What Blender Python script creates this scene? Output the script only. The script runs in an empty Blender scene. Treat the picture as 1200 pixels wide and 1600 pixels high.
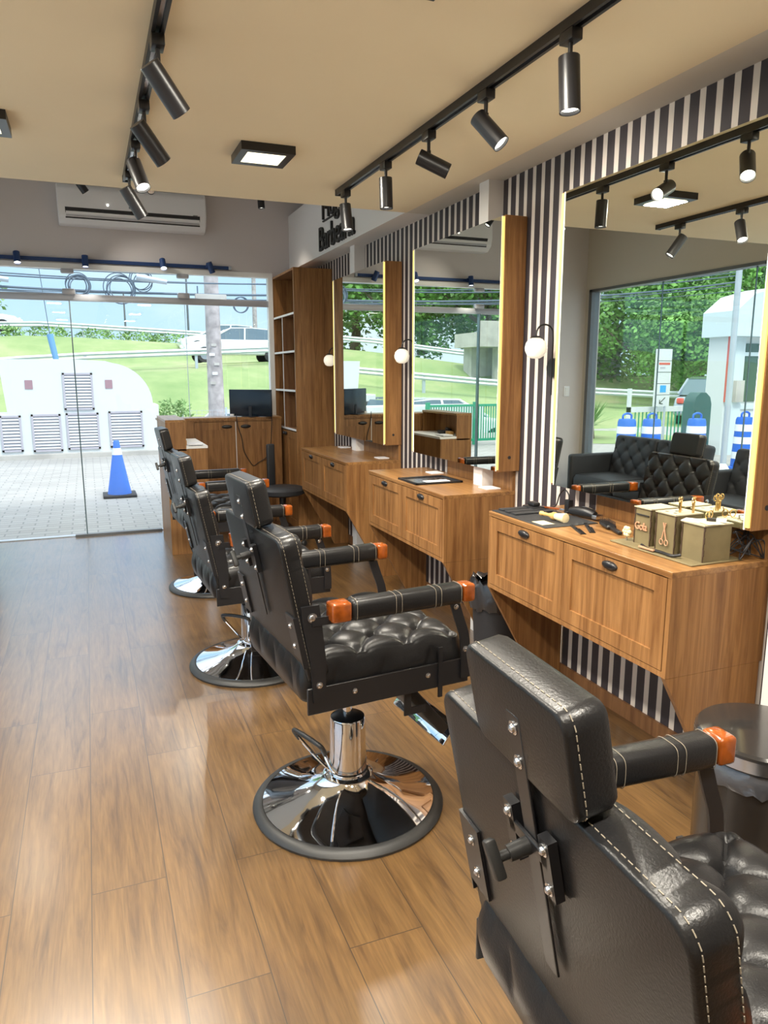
import bpy, bmesh, math, random
from mathutils import Vector, Matrix
random.seed(7)
PI = math.pi
sc = bpy.context.scene
C = sc.collection

# ---------------------------------------------------------------- camera
cam_d = bpy.data.cameras.new('camera')
cam = bpy.data.objects.new('camera', cam_d); C.objects.link(cam)
cam_d.sensor_fit = 'VERTICAL'; cam_d.sensor_height = 36.0
cam_d.lens = 36.0*1140/1600; cam_d.clip_start = 0.02; cam_d.clip_end = 500
RX = (0.92818919, -0.0704681, 0.36537526)
RY = (-0.37210468, -0.17124818, 0.91225664)
RZ = (-0.00171514, -0.98270459, -0.18517221)
cam.matrix_world = Matrix(((RX[0], -RX[1], -RX[2], 0),
                           (RY[0], -RY[1], -RY[2], 0),
                           (RZ[0], -RZ[1], -RZ[2], 1.5), (0, 0, 0, 1)))
sc.camera = cam
sc.view_settings.view_transform = 'Standard'
sc.view_settings.look = 'None'
sc.view_settings.gamma = 1.0
sc.view_settings.use_curve_mapping = False
sc.view_settings.exposure = 0.34

# ---------------------------------------------------------------- sky and sun
W = bpy.data.worlds.new('sky'); sc.world = W; W.use_nodes = True
n = W.node_tree.nodes; l = W.node_tree.links; n.clear()
wo = n.new('ShaderNodeOutputWorld'); bg = n.new('ShaderNodeBackground')
tc = n.new('ShaderNodeTexCoord'); sep = n.new('ShaderNodeSeparateXYZ')
rmp = n.new('ShaderNodeValToRGB'); nz = n.new('ShaderNodeTexNoise'); mx = n.new('ShaderNodeMixRGB')
cr = n.new('ShaderNodeValToRGB'); mp = n.new('ShaderNodeMapping')
l.new(tc.outputs['Generated'], sep.inputs[0]); l.new(sep.outputs[2], rmp.inputs[0])
rmp.color_ramp.elements[0].position = 0.0; rmp.color_ramp.elements[0].color = (0.47, 0.65, 0.80, 1)
rmp.color_ramp.elements[1].position = 0.25; rmp.color_ramp.elements[1].color = (0.36, 0.58, 0.84, 1)
ke = rmp.color_ramp.elements.new(.62); ke.color = (1.5, 1.6, 1.7, 1)
l.new(tc.outputs['Generated'], mp.inputs[0]); mp.inputs['Scale'].default_value = (1, 1, 3)
l.new(mp.outputs[0], nz.inputs['Vector']); nz.inputs['Scale'].default_value = 3.0; nz.inputs['Detail'].default_value = 6
l.new(nz.outputs[0], cr.inputs[0]); cr.color_ramp.elements[0].position = 0.48; cr.color_ramp.elements[1].position = 0.68
ltm = n.new('ShaderNodeMath'); ltm.operation = 'LESS_THAN'; ltm.inputs[1].default_value = .4; l.new(sep.outputs[2], ltm.inputs[0]); mm_ = n.new('ShaderNodeMath'); mm_.operation = 'MULTIPLY'; l.new(ltm.outputs[0], mm_.inputs[0]); l.new(cr.outputs[0], mm_.inputs[1]); l.new(mm_.outputs[0], mx.inputs[0]); l.new(rmp.outputs[0], mx.inputs[1]); mx.inputs[2].default_value = (0.62, 0.74, 0.84, 1)
l.new(mx.outputs[0], bg.inputs[0]); bg.inputs[1].default_value = 1.25
l.new(bg.outputs[0], wo.inputs[0])
sun_d = bpy.data.lights.new('sun', 'SUN'); sun_d.energy = 2.1; sun_d.angle = math.radians(12); sun_d.color = (1, .96, .9)
sun = bpy.data.objects.new('sun', sun_d); C.objects.link(sun)
sun.rotation_euler = Vector((-0.30, 0.55, -0.85)).to_track_quat('-Z', 'Y').to_euler()

SPOT_W = 18.0
PANEL_W = 36.0
LED_E = 0.95

# ---------------------------------------------------------------- materials
def newmat(name):
    m = bpy.data.materials.new(name); m.use_nodes = True
    return m, m.node_tree.nodes, m.node_tree.links, m.node_tree.nodes['Principled BSDF']
def mat(name, col, rough=.5, metal=0, spec=.5, bump=0, bscale=200, emit=None, es=0, var=0, vscale=4, coat=0):
    m, n, l, b = newmat(name)
    b.inputs['Base Color'].default_value = (*col, 1); b.inputs['Roughness'].default_value = rough
    b.inputs['Metallic'].default_value = metal; b.inputs['Specular IOR Level'].default_value = spec
    b.inputs['Coat Weight'].default_value = coat
    if emit: b.inputs['Emission Color'].default_value = (*emit, 1); b.inputs['Emission Strength'].default_value = es
    t = n.new('ShaderNodeTexCoord')
    if bump:
        z = n.new('ShaderNodeTexNoise'); z.inputs['Scale'].default_value = bscale; z.inputs['Detail'].default_value = 3
        bp = n.new('ShaderNodeBump'); bp.inputs['Strength'].default_value = bump; bp.inputs['Distance'].default_value = .002
        l.new(t.outputs['Object'], z.inputs['Vector']); l.new(z.outputs[0], bp.inputs['Height']); l.new(bp.outputs[0], b.inputs['Normal'])
    if var:
        z = n.new('ShaderNodeTexNoise'); z.inputs['Scale'].default_value = vscale; z.inputs['Detail'].default_value = 5
        r = n.new('ShaderNodeValToRGB'); l.new(t.outputs['Object'], z.inputs['Vector']); l.new(z.outputs[0], r.inputs[0])
        r.color_ramp.elements[0].position = .35; r.color_ramp.elements[1].position = .65
        r.color_ramp.elements[0].color = (*[c*(1-var) for c in col], 1); r.color_ramp.elements[1].color = (*[min(1, c*(1+var)) for c in col], 1)
        l.new(r.outputs[0], b.inputs['Base Color'])
    return m
def wood(name, c1, c2, scale=(22, 22, 1.1), rough=.42, spec=.4):
    m, n, l, b = newmat(name)
    t = n.new('ShaderNodeTexCoord'); mp = n.new('ShaderNodeMapping'); mp.inputs['Scale'].default_value = scale
    z = n.new('ShaderNodeTexNoise'); z.inputs['Scale'].default_value = 1.6; z.inputs['Detail'].default_value = 8; z.inputs['Roughness'].default_value = .62; z.inputs['Distortion'].default_value = .7
    z2 = n.new('ShaderNodeTexNoise'); z2.inputs['Scale'].default_value = 7; z2.inputs['Detail'].default_value = 5
    r = n.new('ShaderNodeValToRGB'); r.color_ramp.elements[0].position = .32; r.color_ramp.elements[1].position = .68
    r.color_ramp.elements[0].color = (*c1, 1); r.color_ramp.elements[1].color = (*c2, 1)
    mxx = n.new('ShaderNodeMixRGB'); mxx.blend_type = 'MULTIPLY'; mxx.inputs[0].default_value = .35
    l.new(t.outputs['Object'], mp.inputs[0]); l.new(mp.outputs[0], z.inputs['Vector']); l.new(mp.outputs[0], z2.inputs['Vector'])
    l.new(z.outputs[0], r.inputs[0]); l.new(r.outputs[0], mxx.inputs[1])
    g = n.new('ShaderNodeValToRGB'); g.color_ramp.elements[0].position = .3; g.color_ramp.elements[0].color = (.55, .5, .45, 1); g.color_ramp.elements[1].position = .6
    l.new(z2.outputs[0], g.inputs[0]); l.new(g.outputs[0], mxx.inputs[2]); l.new(mxx.outputs[0], b.inputs['Base Color'])
    b.inputs['Roughness'].default_value = rough; b.inputs['Specular IOR Level'].default_value = spec
    return m
M = {}
M['wood'] = wood('oak_laminate', (.165, .070, .022), (.37, .185, .066))
M['wood_h'] = wood('oak_laminate_top', (.18, .08, .026), (.42, .22, .08), (22, 1.1, 22), .3, .5)
M['wood_dark'] = wood('oak_laminate_shelf', (.14, .06, .024), (.28, .14, .06))
M['capwood'] = mat('varnished_orange_wood', (.23, .052, .006), .15, var=.3, vscale=30, coat=.6)
M['leather'] = mat('black_leather', (.010, .0098, .0105), .33, spec=.36, bump=.25, bscale=260)
M['leather2'] = mat('dark_fabric', (.02, .021, .025), .55, spec=.5, bump=.2, bscale=300)
M['stitch'] = mat('grey_thread', (.22, .19, .145), .8)
M['black'] = mat('black_powder_coat', (.012, .012, .014), .35, spec=.5)
M['blackm'] = mat('black_matte', (.015, .015, .018), .6)
M['rubber'] = mat('black_rubber', (.02, .02, .02), .45, bump=.1)
M['chrome'] = mat('chrome', (.88, .88, .9), .045, 1)
M['steel'] = mat('brushed_steel', (.6, .6, .62), .25, 1)
M['darksteel'] = mat('dark_steel', (.025, .023, .022), .12, .1, .6)
M['mirror'] = mat('mirror_silver', (.90, .92, .84), .0, 1)
M['white'] = mat('white_paint', (.80, .80, .78), .5)
M['plaster'] = mat('beige_plaster', (.62, .575, .50), .8, bump=.08, bscale=60)
M['ceil'] = mat('cream_ceiling', (.86, .745, .53), .85, var=.02, vscale=1.2)
M['ceilgrey'] = mat('grey_ceiling', (.66, .63, .56), .85)
M['frontwall'] = mat('mauve_grey_wall', (.64, .60, .595), .85, bump=.1, bscale=40)
M['fascia'] = mat('off_white_fascia', (.78, .76, .74), .7)
M['ac'] = mat('white_plastic', (.82, .82, .84), .3)
M['navy'] = mat('haze_blue_track', (.012, .045, .16), .4)  # blue of the dark track and its cans is lens haze put into the colour
M['grey'] = mat('grey_metal', (.45, .46, .50), .35, .3)
M['frame'] = mat('grey_window_frame', (.16, .17, .18), .4, .3)
M['led'] = mat('led_strip', (.25, .2, .08), .5, emit=(1.0, .76, .20), es=LED_E)
M['pale_glow'] = mat('pale_faint_glow', (.9, .92, .95), .2, emit=(1, .97, .85), es=.12)  # faint emission given to the mirror's glass bevel and the headlamps, no light source
M['panel'] = mat('panel_diffuser', (1, .97, .85), .5, emit=(1.0, .93, .66), es=1.5)
M['bulb'] = mat('spot_lens', (1, .97, .9), .3, emit=(1, .96, .85), es=6.0)
M['globe'] = mat('opal_glass', (.9, .88, .8), .3, emit=(1, .90, .70), es=.42)
M['mdf'] = mat('grey_olive_board', (.17, .135, .065), .7, var=.12, vscale=12)
M['mdf_top'] = mat('pale_board', (.40, .36, .25), .6, var=.08, vscale=20)
M['mdf_edge'] = mat('burnt_board_edge', (.055, .03, .016), .7)
M['gold'] = mat('gold_metal', (.72, .50, .22), .25, 1)
M['rose'] = mat('rose_wood_letter', (.50, .27, .16), .5)
M['tan'] = mat('light_turned_wood', (.60, .36, .12), .35)
M['bristle'] = mat('cream_bristle', (.75, .62, .38), .8)
M['paper'] = mat('white_paper', (.82, .83, .86), .6)
M['screen'] = mat('dark_screen', (.006, .012, .02), .25)
M['bag'] = mat('black_plastic_bag', (.02, .02, .022), .2, spec=.8, bump=1, bscale=25)
M['clearbag'] = mat('grey_plastic_film', (.05, .05, .055), .15, spec=.8, bump=1, bscale=30)
M['blue'] = mat('blue_plastic', (.02, .14, .62), .45)
M['blue2'] = mat('blue_rubber_cone', (.06, .20, .72), .5)
M['refl'] = mat('white_reflective_band', (.85, .88, .9), .4)
M['concrete'] = mat('concrete', (.48, .46, .43), .85, var=.15, vscale=2)
M['pole'] = mat('weathered_pole', (.42, .38, .38), .85, var=.25, vscale=5)
M['galv'] = mat('galvanised_steel', (.50, .56, .62), .45, .3)
M['housing'] = mat('white_rendered_wall', (.66, .70, .71), .7)
M['louvre'] = mat('grey_louvre', (.46, .44, .50), .5)
M['green'] = mat('green_enamel', (.02, .30, .16), .45)
M['dgreen'] = mat('dark_green_box', (.02, .09, .10), .4)
M['carwhite'] = mat('white_car_paint', (.80, .82, .85), .15, coat=.5)
M['cargrey'] = mat('silver_car_paint', (.30, .36, .42), .15, .4, coat=.5)
M['carglass'] = mat('dark_car_glass', (.10, .16, .20), .06)
M['tyre'] = mat('tyre', (.03, .03, .035), .7)
M['bark'] = mat('bark', (.13, .10, .075), .9, bump=.6, bscale=12)
M['leaf'] = mat('leaf_green', (.13, .30, .06), .6, var=.5, vscale=.8)
M['leaf2'] = mat('leaf_dark', (.06, .17, .05), .6, var=.4, vscale=.9)
M['leaf3'] = mat('leaf_light', (.24, .40, .14), .6, var=.3, vscale=1.2)
M['cable'] = mat('cable_sheath', (.10, .14, .19), .6)
M['red'] = mat('red_paint', (.62, .10, .08), .5)
M['redgrey'] = mat('red_grey_plate', (.36, .22, .26), .5)
M['signblue'] = mat('sign_blue', (.02, .35, .75), .5)
M['sleeveblue'] = mat('pale_blue_plastic', (.16, .36, .62), .5)
M['ink'] = mat('ink_black', (.02, .02, .02), .6)
M['kioskglass'] = mat('kiosk_dark_glass', (.05, .10, .07), .08)
M['duct'] = mat('light_metal_panel', (.62, .72, .76), .4)

def glassmat(name, tint, fac):
    m = bpy.data.materials.new(name); m.use_nodes = True; n = m.node_tree.nodes; l = m.node_tree.links; n.clear()
    o = n.new('ShaderNodeOutputMaterial'); t = n.new('ShaderNodeBsdfTransparent'); g = n.new('ShaderNodeBsdfGlossy')
    t.inputs[0].default_value = (*tint, 1); g.inputs['Roughness'].default_value = 0.0; g.inputs[0].default_value = (.9, 1, 1, 1)
    f = n.new('ShaderNodeFresnel'); ge = n.new('ShaderNodeNewGeometry'); io = n.new('ShaderNodeMath'); io.operation = 'MULTIPLY_ADD'; io.inputs[1].default_value = 1/1.45-1.45; io.inputs[2].default_value = 1.45; l.new(ge.outputs['Backfacing'], io.inputs[0]); l.new(io.outputs[0], f.inputs[0])
    mu = n.new('ShaderNodeMath'); mu.operation = 'MULTIPLY'; mu.inputs[1].default_value = fac
    mi = n.new('ShaderNodeMixShader'); l.new(f.outputs[0], mu.inputs[0]); l.new(mu.outputs[0], mi.inputs[0])
    l.new(t.outputs[0], mi.inputs[1]); l.new(g.outputs[0], mi.inputs[2]); l.new(mi.outputs[0], o.inputs[0])
    return m
M['glass'] = glassmat('clear_window_glass', (.96, .985, .99), 1.0)
M['glassedge'] = mat('glass_edge', (.10, .16, .18), .2)

def floor_mat():
    m, n, l, b = newmat('vinyl_oak_planks')
    t = n.new('ShaderNodeTexCoord'); s = n.new('ShaderNodeSeparateXYZ'); c = n.new('ShaderNodeCombineXYZ')
    l.new(t.outputs['Object'], s.inputs[0])
    ax = n.new('ShaderNodeMath'); ax.operation = 'ADD'; ax.inputs[1].default_value = 10*.212+.305-0.0
    ay = n.new('ShaderNodeMath'); ay.operation = 'ADD'; ay.inputs[1].default_value = 20.42
    l.new(s.outputs[0], ax.inputs[0]); l.new(s.outputs[1], ay.inputs[0]); l.new(ay.outputs[0], c.inputs[0]); l.new(ax.outputs[0], c.inputs[1])
    br = n.new('ShaderNodeTexBrick'); l.new(c.outputs[0], br.inputs['Vector'])
    br.inputs['Scale'].default_value = 1; br.inputs['Row Height'].default_value = .212; br.inputs['Brick Width'].default_value = 1.25
    br.inputs['Mortar Size'].default_value = .0016; br.inputs['Mortar Smooth'].default_value = .2; br.offset = .38; br.offset_frequency = 2
    br.inputs['Color1'].default_value = (0, 0, 0, 1); br.inputs['Color2'].default_value = (1, 1, 1, 1); br.inputs['Mortar'].default_value = (.5, .5, .5, 1)
    # grain, shifted per plank
    ad = n.new('ShaderNodeVectorMath'); ad.operation = 'MULTIPLY_ADD'; ad.inputs[1].default_value = (37, 11, 5)
    l.new(br.outputs['Color'], ad.inputs[0]); l.new(t.outputs['Object'], ad.inputs[2])
    mp = n.new('ShaderNodeMapping'); mp.inputs['Scale'].default_value = (13, 1.1, 1); l.new(ad.outputs[0], mp.inputs[0])
    z = n.new('ShaderNodeTexNoise'); z.inputs['Scale'].default_value = 1.5; z.inputs['Detail'].default_value = 9; z.inputs['Roughness'].default_value = .6; z.inputs['Distortion'].default_value = 1.6
    l.new(mp.outputs[0], z.inputs['Vector'])
    r = n.new('ShaderNodeValToRGB'); e = r.color_ramp.elements; e[0].position = .28; e[0].color = (.070, .035, .013, 1); e[1].position = .76; e[1].color = (.195, .108, .037, 1)
    k = e.new(.46); k.color = (.138, .073, .025, 1)
    l.new(z.outputs[0], r.inputs[0])
    mp2 = n.new('ShaderNodeMapping'); mp2.inputs['Scale'].default_value = (70, 4, 1); l.new(ad.outputs[0], mp2.inputs[0])
    z2 = n.new('ShaderNodeTexNoise'); z2.inputs['Scale'].default_value = 2; z2.inputs['Detail'].default_value = 5; l.new(mp2.outputs[0], z2.inputs['Vector'])
    m1 = n.new('ShaderNodeMixRGB'); m1.blend_type = 'OVERLAY'; m1.inputs[0].default_value = .45; l.new(r.outputs[0], m1.inputs[1]); l.new(z2.outputs[0], m1.inputs[2])
    m2 = n.new('ShaderNodeMixRGB'); m2.blend_type = 'MULTIPLY'; m2.inputs[0].default_value = .16; l.new(m1.outputs[0], m2.inputs[1]); l.new(br.outputs['Color'], m2.inputs[2])
    m3 = n.new('ShaderNodeMixRGB'); l.new(br.outputs['Fac'], m3.inputs[0]); l.new(m2.outputs[0], m3.inputs[1]); m3.inputs[2].default_value = (.05, .03, .015, 1)
    l.new(m3.outputs[0], b.inputs['Base Color'])
    z3 = n.new('ShaderNodeTexNoise'); z3.inputs['Scale'].default_value = 2.2; z3.inputs['Detail'].default_value = 6; l.new(t.outputs['Object'], z3.inputs['Vector'])
    rr = n.new('ShaderNodeMapRange'); rr.inputs[3].default_value = .28; rr.inputs[4].default_value = .40; l.new(z3.outputs[0], rr.inputs[0]); l.new(rr.outputs[0], b.inputs['Roughness'])
    b.inputs['Specular IOR Level'].default_value = .5; b.inputs['Coat Weight'].default_value = 1; b.inputs['Coat IOR'].default_value = 1.75; b.inputs['Coat Roughness'].default_value = .25
    bp = n.new('ShaderNodeBump'); bp.inputs['Strength'].default_value = .18; bp.inputs['Distance'].default_value = .002; l.new(z2.outputs[0], bp.inputs['Height']); l.new(bp.outputs[0], b.inputs['Normal'])
    return m
def stripe_mat():
    m, n, l, b = newmat('striped_wallpaper')
    t = n.new('ShaderNodeTexCoord'); s = n.new('ShaderNodeSeparateXYZ'); l.new(t.outputs['Object'], s.inputs[0])
    a = n.new('ShaderNodeMath'); a.operation = 'ADD'; a.inputs[1].default_value = 7.68*2 - 3.519 + .0145; l.new(s.outputs[1], a.inputs[0])
    d = n.new('ShaderNodeMath'); d.operation = 'DIVIDE'; d.inputs[1].default_value = .0768; l.new(a.outputs[0], d.inputs[0])
    f = n.new('ShaderNodeMath'); f.operation = 'FRACT'; l.new(d.outputs[0], f.inputs[0])
    g = n.new('ShaderNodeMath'); g.operation = 'LESS_THAN'; g.inputs[1].default_value = .37; l.new(f.outputs[0], g.inputs[0])
    x = n.new('ShaderNodeMixRGB'); x.inputs[1].default_value = (.040, .033, .040, 1); x.inputs[2].default_value = (.70, .64, .58, 1)
    l.new(g.outputs[0], x.inputs[0]); l.new(x.outputs[0], b.inputs['Base Color']); b.inputs['Roughness'].default_value = .55
    return m
def paver_mat():
    m, n, l, b = newmat('pale_block_paving')
    t = n.new('ShaderNodeTexCoord'); br = n.new('ShaderNodeTexBrick'); l.new(t.outputs['Object'], br.inputs['Vector'])
    br.inputs['Scale'].default_value = 1; br.inputs['Row Height'].default_value = .12; br.inputs['Brick Width'].default_value = .24; br.inputs['Mortar Size'].default_value = .008
    br.inputs['Color1'].default_value = (.42, .405, .385, 1); br.inputs['Color2'].default_value = (.48, .465, .45, 1); br.inputs['Mortar'].default_value = (.30, .30, .29, 1)
    z = n.new('ShaderNodeTexNoise'); z.inputs['Scale'].default_value = .7; z.inputs['Detail'].default_value = 6; l.new(t.outputs['Object'], z.inputs['Vector'])
    x = n.new('ShaderNodeMixRGB'); x.blend_type = 'MULTIPLY'; x.inputs[0].default_value = .25; l.new(br.outputs[0], x.inputs[1]); l.new(z.outputs[0], x.inputs[2])
    l.new(x.outputs[0], b.inputs['Base Color']); b.inputs['Roughness'].default_value = .8
    return m
def grass_mat():
    m, n, l, b = newmat('grass')
    t = n.new('ShaderNodeTexCoord'); z = n.new('ShaderNodeTexNoise'); z.inputs['Scale'].default_value = .35; z.inputs['Detail'].default_value = 9; z.inputs['Roughness'].default_value = .65
    l.new(t.outputs['Object'], z.inputs['Vector']); r = n.new('ShaderNodeValToRGB'); e = r.color_ramp.elements
    e[0].position = .32; e[0].color = (.18, .28, .10, 1); e[1].position = .66; e[1].color = (.36, .38, .20, 1); k = e.new(.5); k.color = (.26, .345, .14, 1)
    l.new(z.outputs[0], r.inputs[0]); l.new(r.outputs[0], b.inputs['Base Color']); b.inputs['Roughness'].default_value = .9
    return m
M['floor'] = floor_mat(); M['stripe'] = stripe_mat(); M['paver'] = paver_mat(); M['grass'] = grass_mat()
M['asphalt'] = mat('pale_asphalt', (.40, .40, .41), .85, var=.06, vscale=3)

# ---------------------------------------------------------------- mesh builder
class MB:
    """collects shapes in one bmesh; off is subtracted from every coordinate"""
    def __init__(s, off=(0, 0, 0)):
        s.bm = bmesh.new(); s.off = Vector(off)
    def _xf(s, vs, mtx=None):
        for v in vs:
            if mtx is not None: v.co = mtx @ v.co
            v.co -= s.off
    def box(s, x0, x1, y0, y1, z0, z1, bev=0, seg=2, mtx=None):
        r = bmesh.ops.create_cube(s.bm, size=1); vs = r['verts']
        for v in vs:
            v.co = Vector((x0+(v.co.x+.5)*(x1-x0), y0+(v.co.y+.5)*(y1-y0), z0+(v.co.z+.5)*(z1-z0)))
        if bev:
            es = list({e for v in vs for e in v.link_edges})
            r2 = bmesh.ops.bevel(s.bm, geom=es, offset=bev, segments=seg, profile=.5, affect='EDGES')
            vs = list({v for f in r2['faces'] for v in f.verts} | {v for v in vs if v.is_valid})
        s._xf(vs, mtx); return s
    def cyl(s, p0, p1, r0, r1=None, n=20, cap=True):
        if r1 is None: r1 = r0
        p0 = Vector(p0); p1 = Vector(p1); d = p1-p0
        q = d.to_track_quat('Z', 'Y').to_matrix().to_4x4()
        r = bmesh.ops.create_cone(s.bm, cap_ends=cap, segments=n, radius1=r0, radius2=r1, depth=d.length)
        s._xf(r['verts'], Matrix.Translation((p0+p1)/2) @ q); return s
    def sph(s, c, r, n=16, sc_=(1, 1, 1)):
        q = bmesh.ops.create_uvsphere(s.bm, u_segments=n, v_segments=max(6, n//2+2), radius=r)
        s._xf(q['verts'], Matrix.Translation(c) @ Matrix.Diagonal((*sc_, 1))); return s
    def lathe(s, prof, c=(0, 0, 0), n=48):
        rings = []
        for (r, z) in prof:
            if r < 1e-6: rings.append([s.bm.verts.new((c[0], c[1], c[2]+z))])
            else: rings.append([s.bm.verts.new((c[0]+r*math.cos(2*PI*i/n), c[1]+r*math.sin(2*PI*i/n), c[2]+z)) for i in range(n)])
        for a, b in zip(rings, rings[1:]):
            for i in range(n):
                j = (i+1) % n
                if len(a) == 1 and len(b) == 1: continue
                if len(a) == 1: s.bm.faces.new((a[0], b[j], b[i]))
                elif len(b) == 1: s.bm.faces.new((a[i], a[j], b[0]))
                else: s.bm.faces.new((a[i], a[j], b[j], b[i]))
        s._xf([v for r in rings for v in r]); return s
    def tube(s, pts, r, n=10, closed=False):
        pts = [Vector(p) for p in pts]; N = len(pts); rings = []
        up = Vector((0, 0, 1)); prev = None
        for i, p in enumerate(pts):
            if closed: t = pts[(i+1) % N]-pts[(i-1) % N]
            else: t = pts[min(i+1, N-1)]-pts[max(i-1, 0)]
            t.normalize()
            if prev is None:
                a = t.cross(up)
                if a.length < 1e-3: a = t.cross(Vector((1, 0, 0)))
            else:
                a = prev - t*prev.dot(t)
                if a.length < 1e-4: a = t.cross(up)
            a.normalize(); prev = a; b = t.cross(a)
            rr = r(i/(N-1)) if callable(r) else r
            rings.append([s.bm.verts.new(p+a*math.cos(2*PI*k/n)*rr+b*math.sin(2*PI*k/n)*rr) for k in range(n)])
        m = N if closed else N-1
        for i in range(m):
            A = rings[i]; B = rings[(i+1) % N]
            for k in range(n): s.bm.faces.new((A[k], A[(k+1) % n], B[(k+1) % n], B[k]))
        if not closed:
            s.bm.faces.new(rings[0][::-1]); s.bm.faces.new(rings[-1])
        s._xf([v for q in rings for v in q]); return s
    def prism(s, poly, axis, a0, a1, mtx=None):
        """poly: 2D points; axis 'x' -> (y,z), 'y' -> (x,z), 'z' -> (x,y)"""
        def P(p, a):
            return {'x': (a, p[0], p[1]), 'y': (p[0], a, p[1]), 'z': (p[0], p[1], a)}[axis]
        A = [s.bm.verts.new(P(p, a0)) for p in poly]; B = [s.bm.verts.new(P(p, a1)) for p in poly]
        k = len(poly)
        s.bm.faces.new(A); s.bm.faces.new(B[::-1])
        for i in range(k): s.bm.faces.new((A[i], B[i], B[(i+1) % k], A[(i+1) % k]))
        s._xf(A+B, mtx); return s
    def quad(s, *p):
        vs = [s.bm.verts.new(q) for q in p]; s.bm.faces.new(vs); s._xf(vs); return s
    def build(s, name, m, parent=None, smooth=True, loc=None):
        bmesh.ops.recalc_face_normals(s.bm, faces=s.bm.faces[:])
        me = bpy.data.meshes.new(name); s.bm.to_mesh(me); s.bm.free()
        me.materials.append(M[m] if isinstance(m, str) else m)
        if smooth:
            me.polygons.foreach_set('use_smooth', [True]*len(me.polygons))
            try: me.set_sharp_from_angle(angle=math.radians(38))
            except Exception: pass
        o = bpy.data.objects.new(name, me); C.objects.link(o)
        if parent is not None: o.parent = parent
        if loc is not None: o.location = loc
        return o
def tag(o, label, cat, group=None, kind=None):
    o['label'] = label; o['category'] = cat
    if group: o['group'] = group
    if kind: o['kind'] = kind
    return o
def thing(name, label, cat, loc=(0, 0, 0), rz=0, group=None):
    o = bpy.data.objects.new(name, None); C.objects.link(o); o.empty_display_size = .1
    o.location = loc; o.rotation_euler = (0, 0, rz)
    return tag(o, label, cat, group)
def struct(mb, name, m, label=None, cat=None):
    o = mb.build(name, m, smooth=False); o['kind'] = 'structure'
    if label: o['label'] = label
    if cat: o['category'] = cat
    return o
def copy_tree(o, parent=None):
    c = o.copy(); C.objects.link(c)
    if parent is not None: c.parent = parent
    for ch in [k for k in list(bpy.data.objects) if k.parent == o and k != c]:
        copy_tree(ch, c)
    return c
def light(kind, name, loc, energy, color, parent=None, rot=None, **kw):
    d = bpy.data.lights.new(name, kind); d.energy = energy; d.color = color
    for k, v in kw.items(): setattr(d, k, v)
    o = bpy.data.objects.new(name, d); C.objects.link(o); o.location = loc
    if rot is not None: o.rotation_euler = rot
    if parent is not None: o.parent = parent
    return o

# ================================================================ ROOM
WX = 2.12; LX = -1.52; FY = 7.35; BY = -3.0; CZ = 2.505; HZ = 3.2; CE = 4.48
struct(MB().box(LX-.15, WX+.15, BY-.15, FY+.06, -.1, 0), 'floor', 'floor', 'oak-look vinyl plank floor running towards the shop front', 'floor')
struct(MB().box(LX-.15, 1.95, BY-.15, CE, CZ, CZ+.12), 'ceiling', 'ceil', 'lowered cream ceiling carrying the track lights', 'ceiling')
struct(MB().box(LX-.15, WX+.15, CE-.4, FY+.2, HZ, HZ+.1), 'ceiling_high', 'white')
struct(MB().box(LX-.15, WX+.15, CE-.02, CE, CZ+.12, HZ), 'wall_riser', 'ceil')
struct(MB().box(1.95, WX, BY-.15, CE, CZ, CZ+.12), 'ceiling_edge', 'ceilgrey')
struct(MB().box(WX, WX+.15, BY-.15, FY+.2, 0, HZ), 'wall_right', 'stripe', 'wall papered in dark and cream vertical stripes', 'wall')
struct(MB().box(LX-.15, WX+.15, BY-.15, BY, 0, HZ), 'wall_back', 'plaster')
# left wall with its long window
LW0, LW1, LWT = .6, 7.28, 2.46
w = MB(); w.box(LX-.15, LX, BY, LW0, 0, HZ); w.box(LX-.15, LX, LW1, FY+.15, 0, HZ); w.box(LX-.15, LX, LW0, LW1, LWT, HZ)
struct(w, 'wall_left', 'plaster')
# front wall above the shop window
struct(MB().box(LX-.15, WX+.15, FY, FY+.15, 2.47, HZ), 'wall_front', 'frontwall', 'mauve grey wall band above the glass shop front', 'wall')
w = MB(); w.box(LX-.15, -1.10, FY, FY+.15, 0, 2.47); w.box(1.76, WX+.15, FY, FY+.15, 0, 2.47)
struct(w, 'wall_front_jamb', 'frontwall')
struct(MB().box(1.94, WX, CE, FY, CZ, 3.02), 'trim_1', 'fascia', 'off-white boxed fascia carrying the black shop lettering', 'fascia')
# pillars on the striped wall
for i, y in enumerate((1.56, 3.58, 5.69)):
    struct(MB().box(2.03, WX, y, y+.10, 0, CZ), 'trim_pillar_%d' % (i+1), 'fascia')
struct(MB().box(WX-.012, WX, BY, FY, 0, .07), 'baseboard_right', 'wood_dark')
struct(MB().box(LX, LX+.012, BY, LW0, 0, .07), 'baseboard_left', 'wood_dark')

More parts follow.
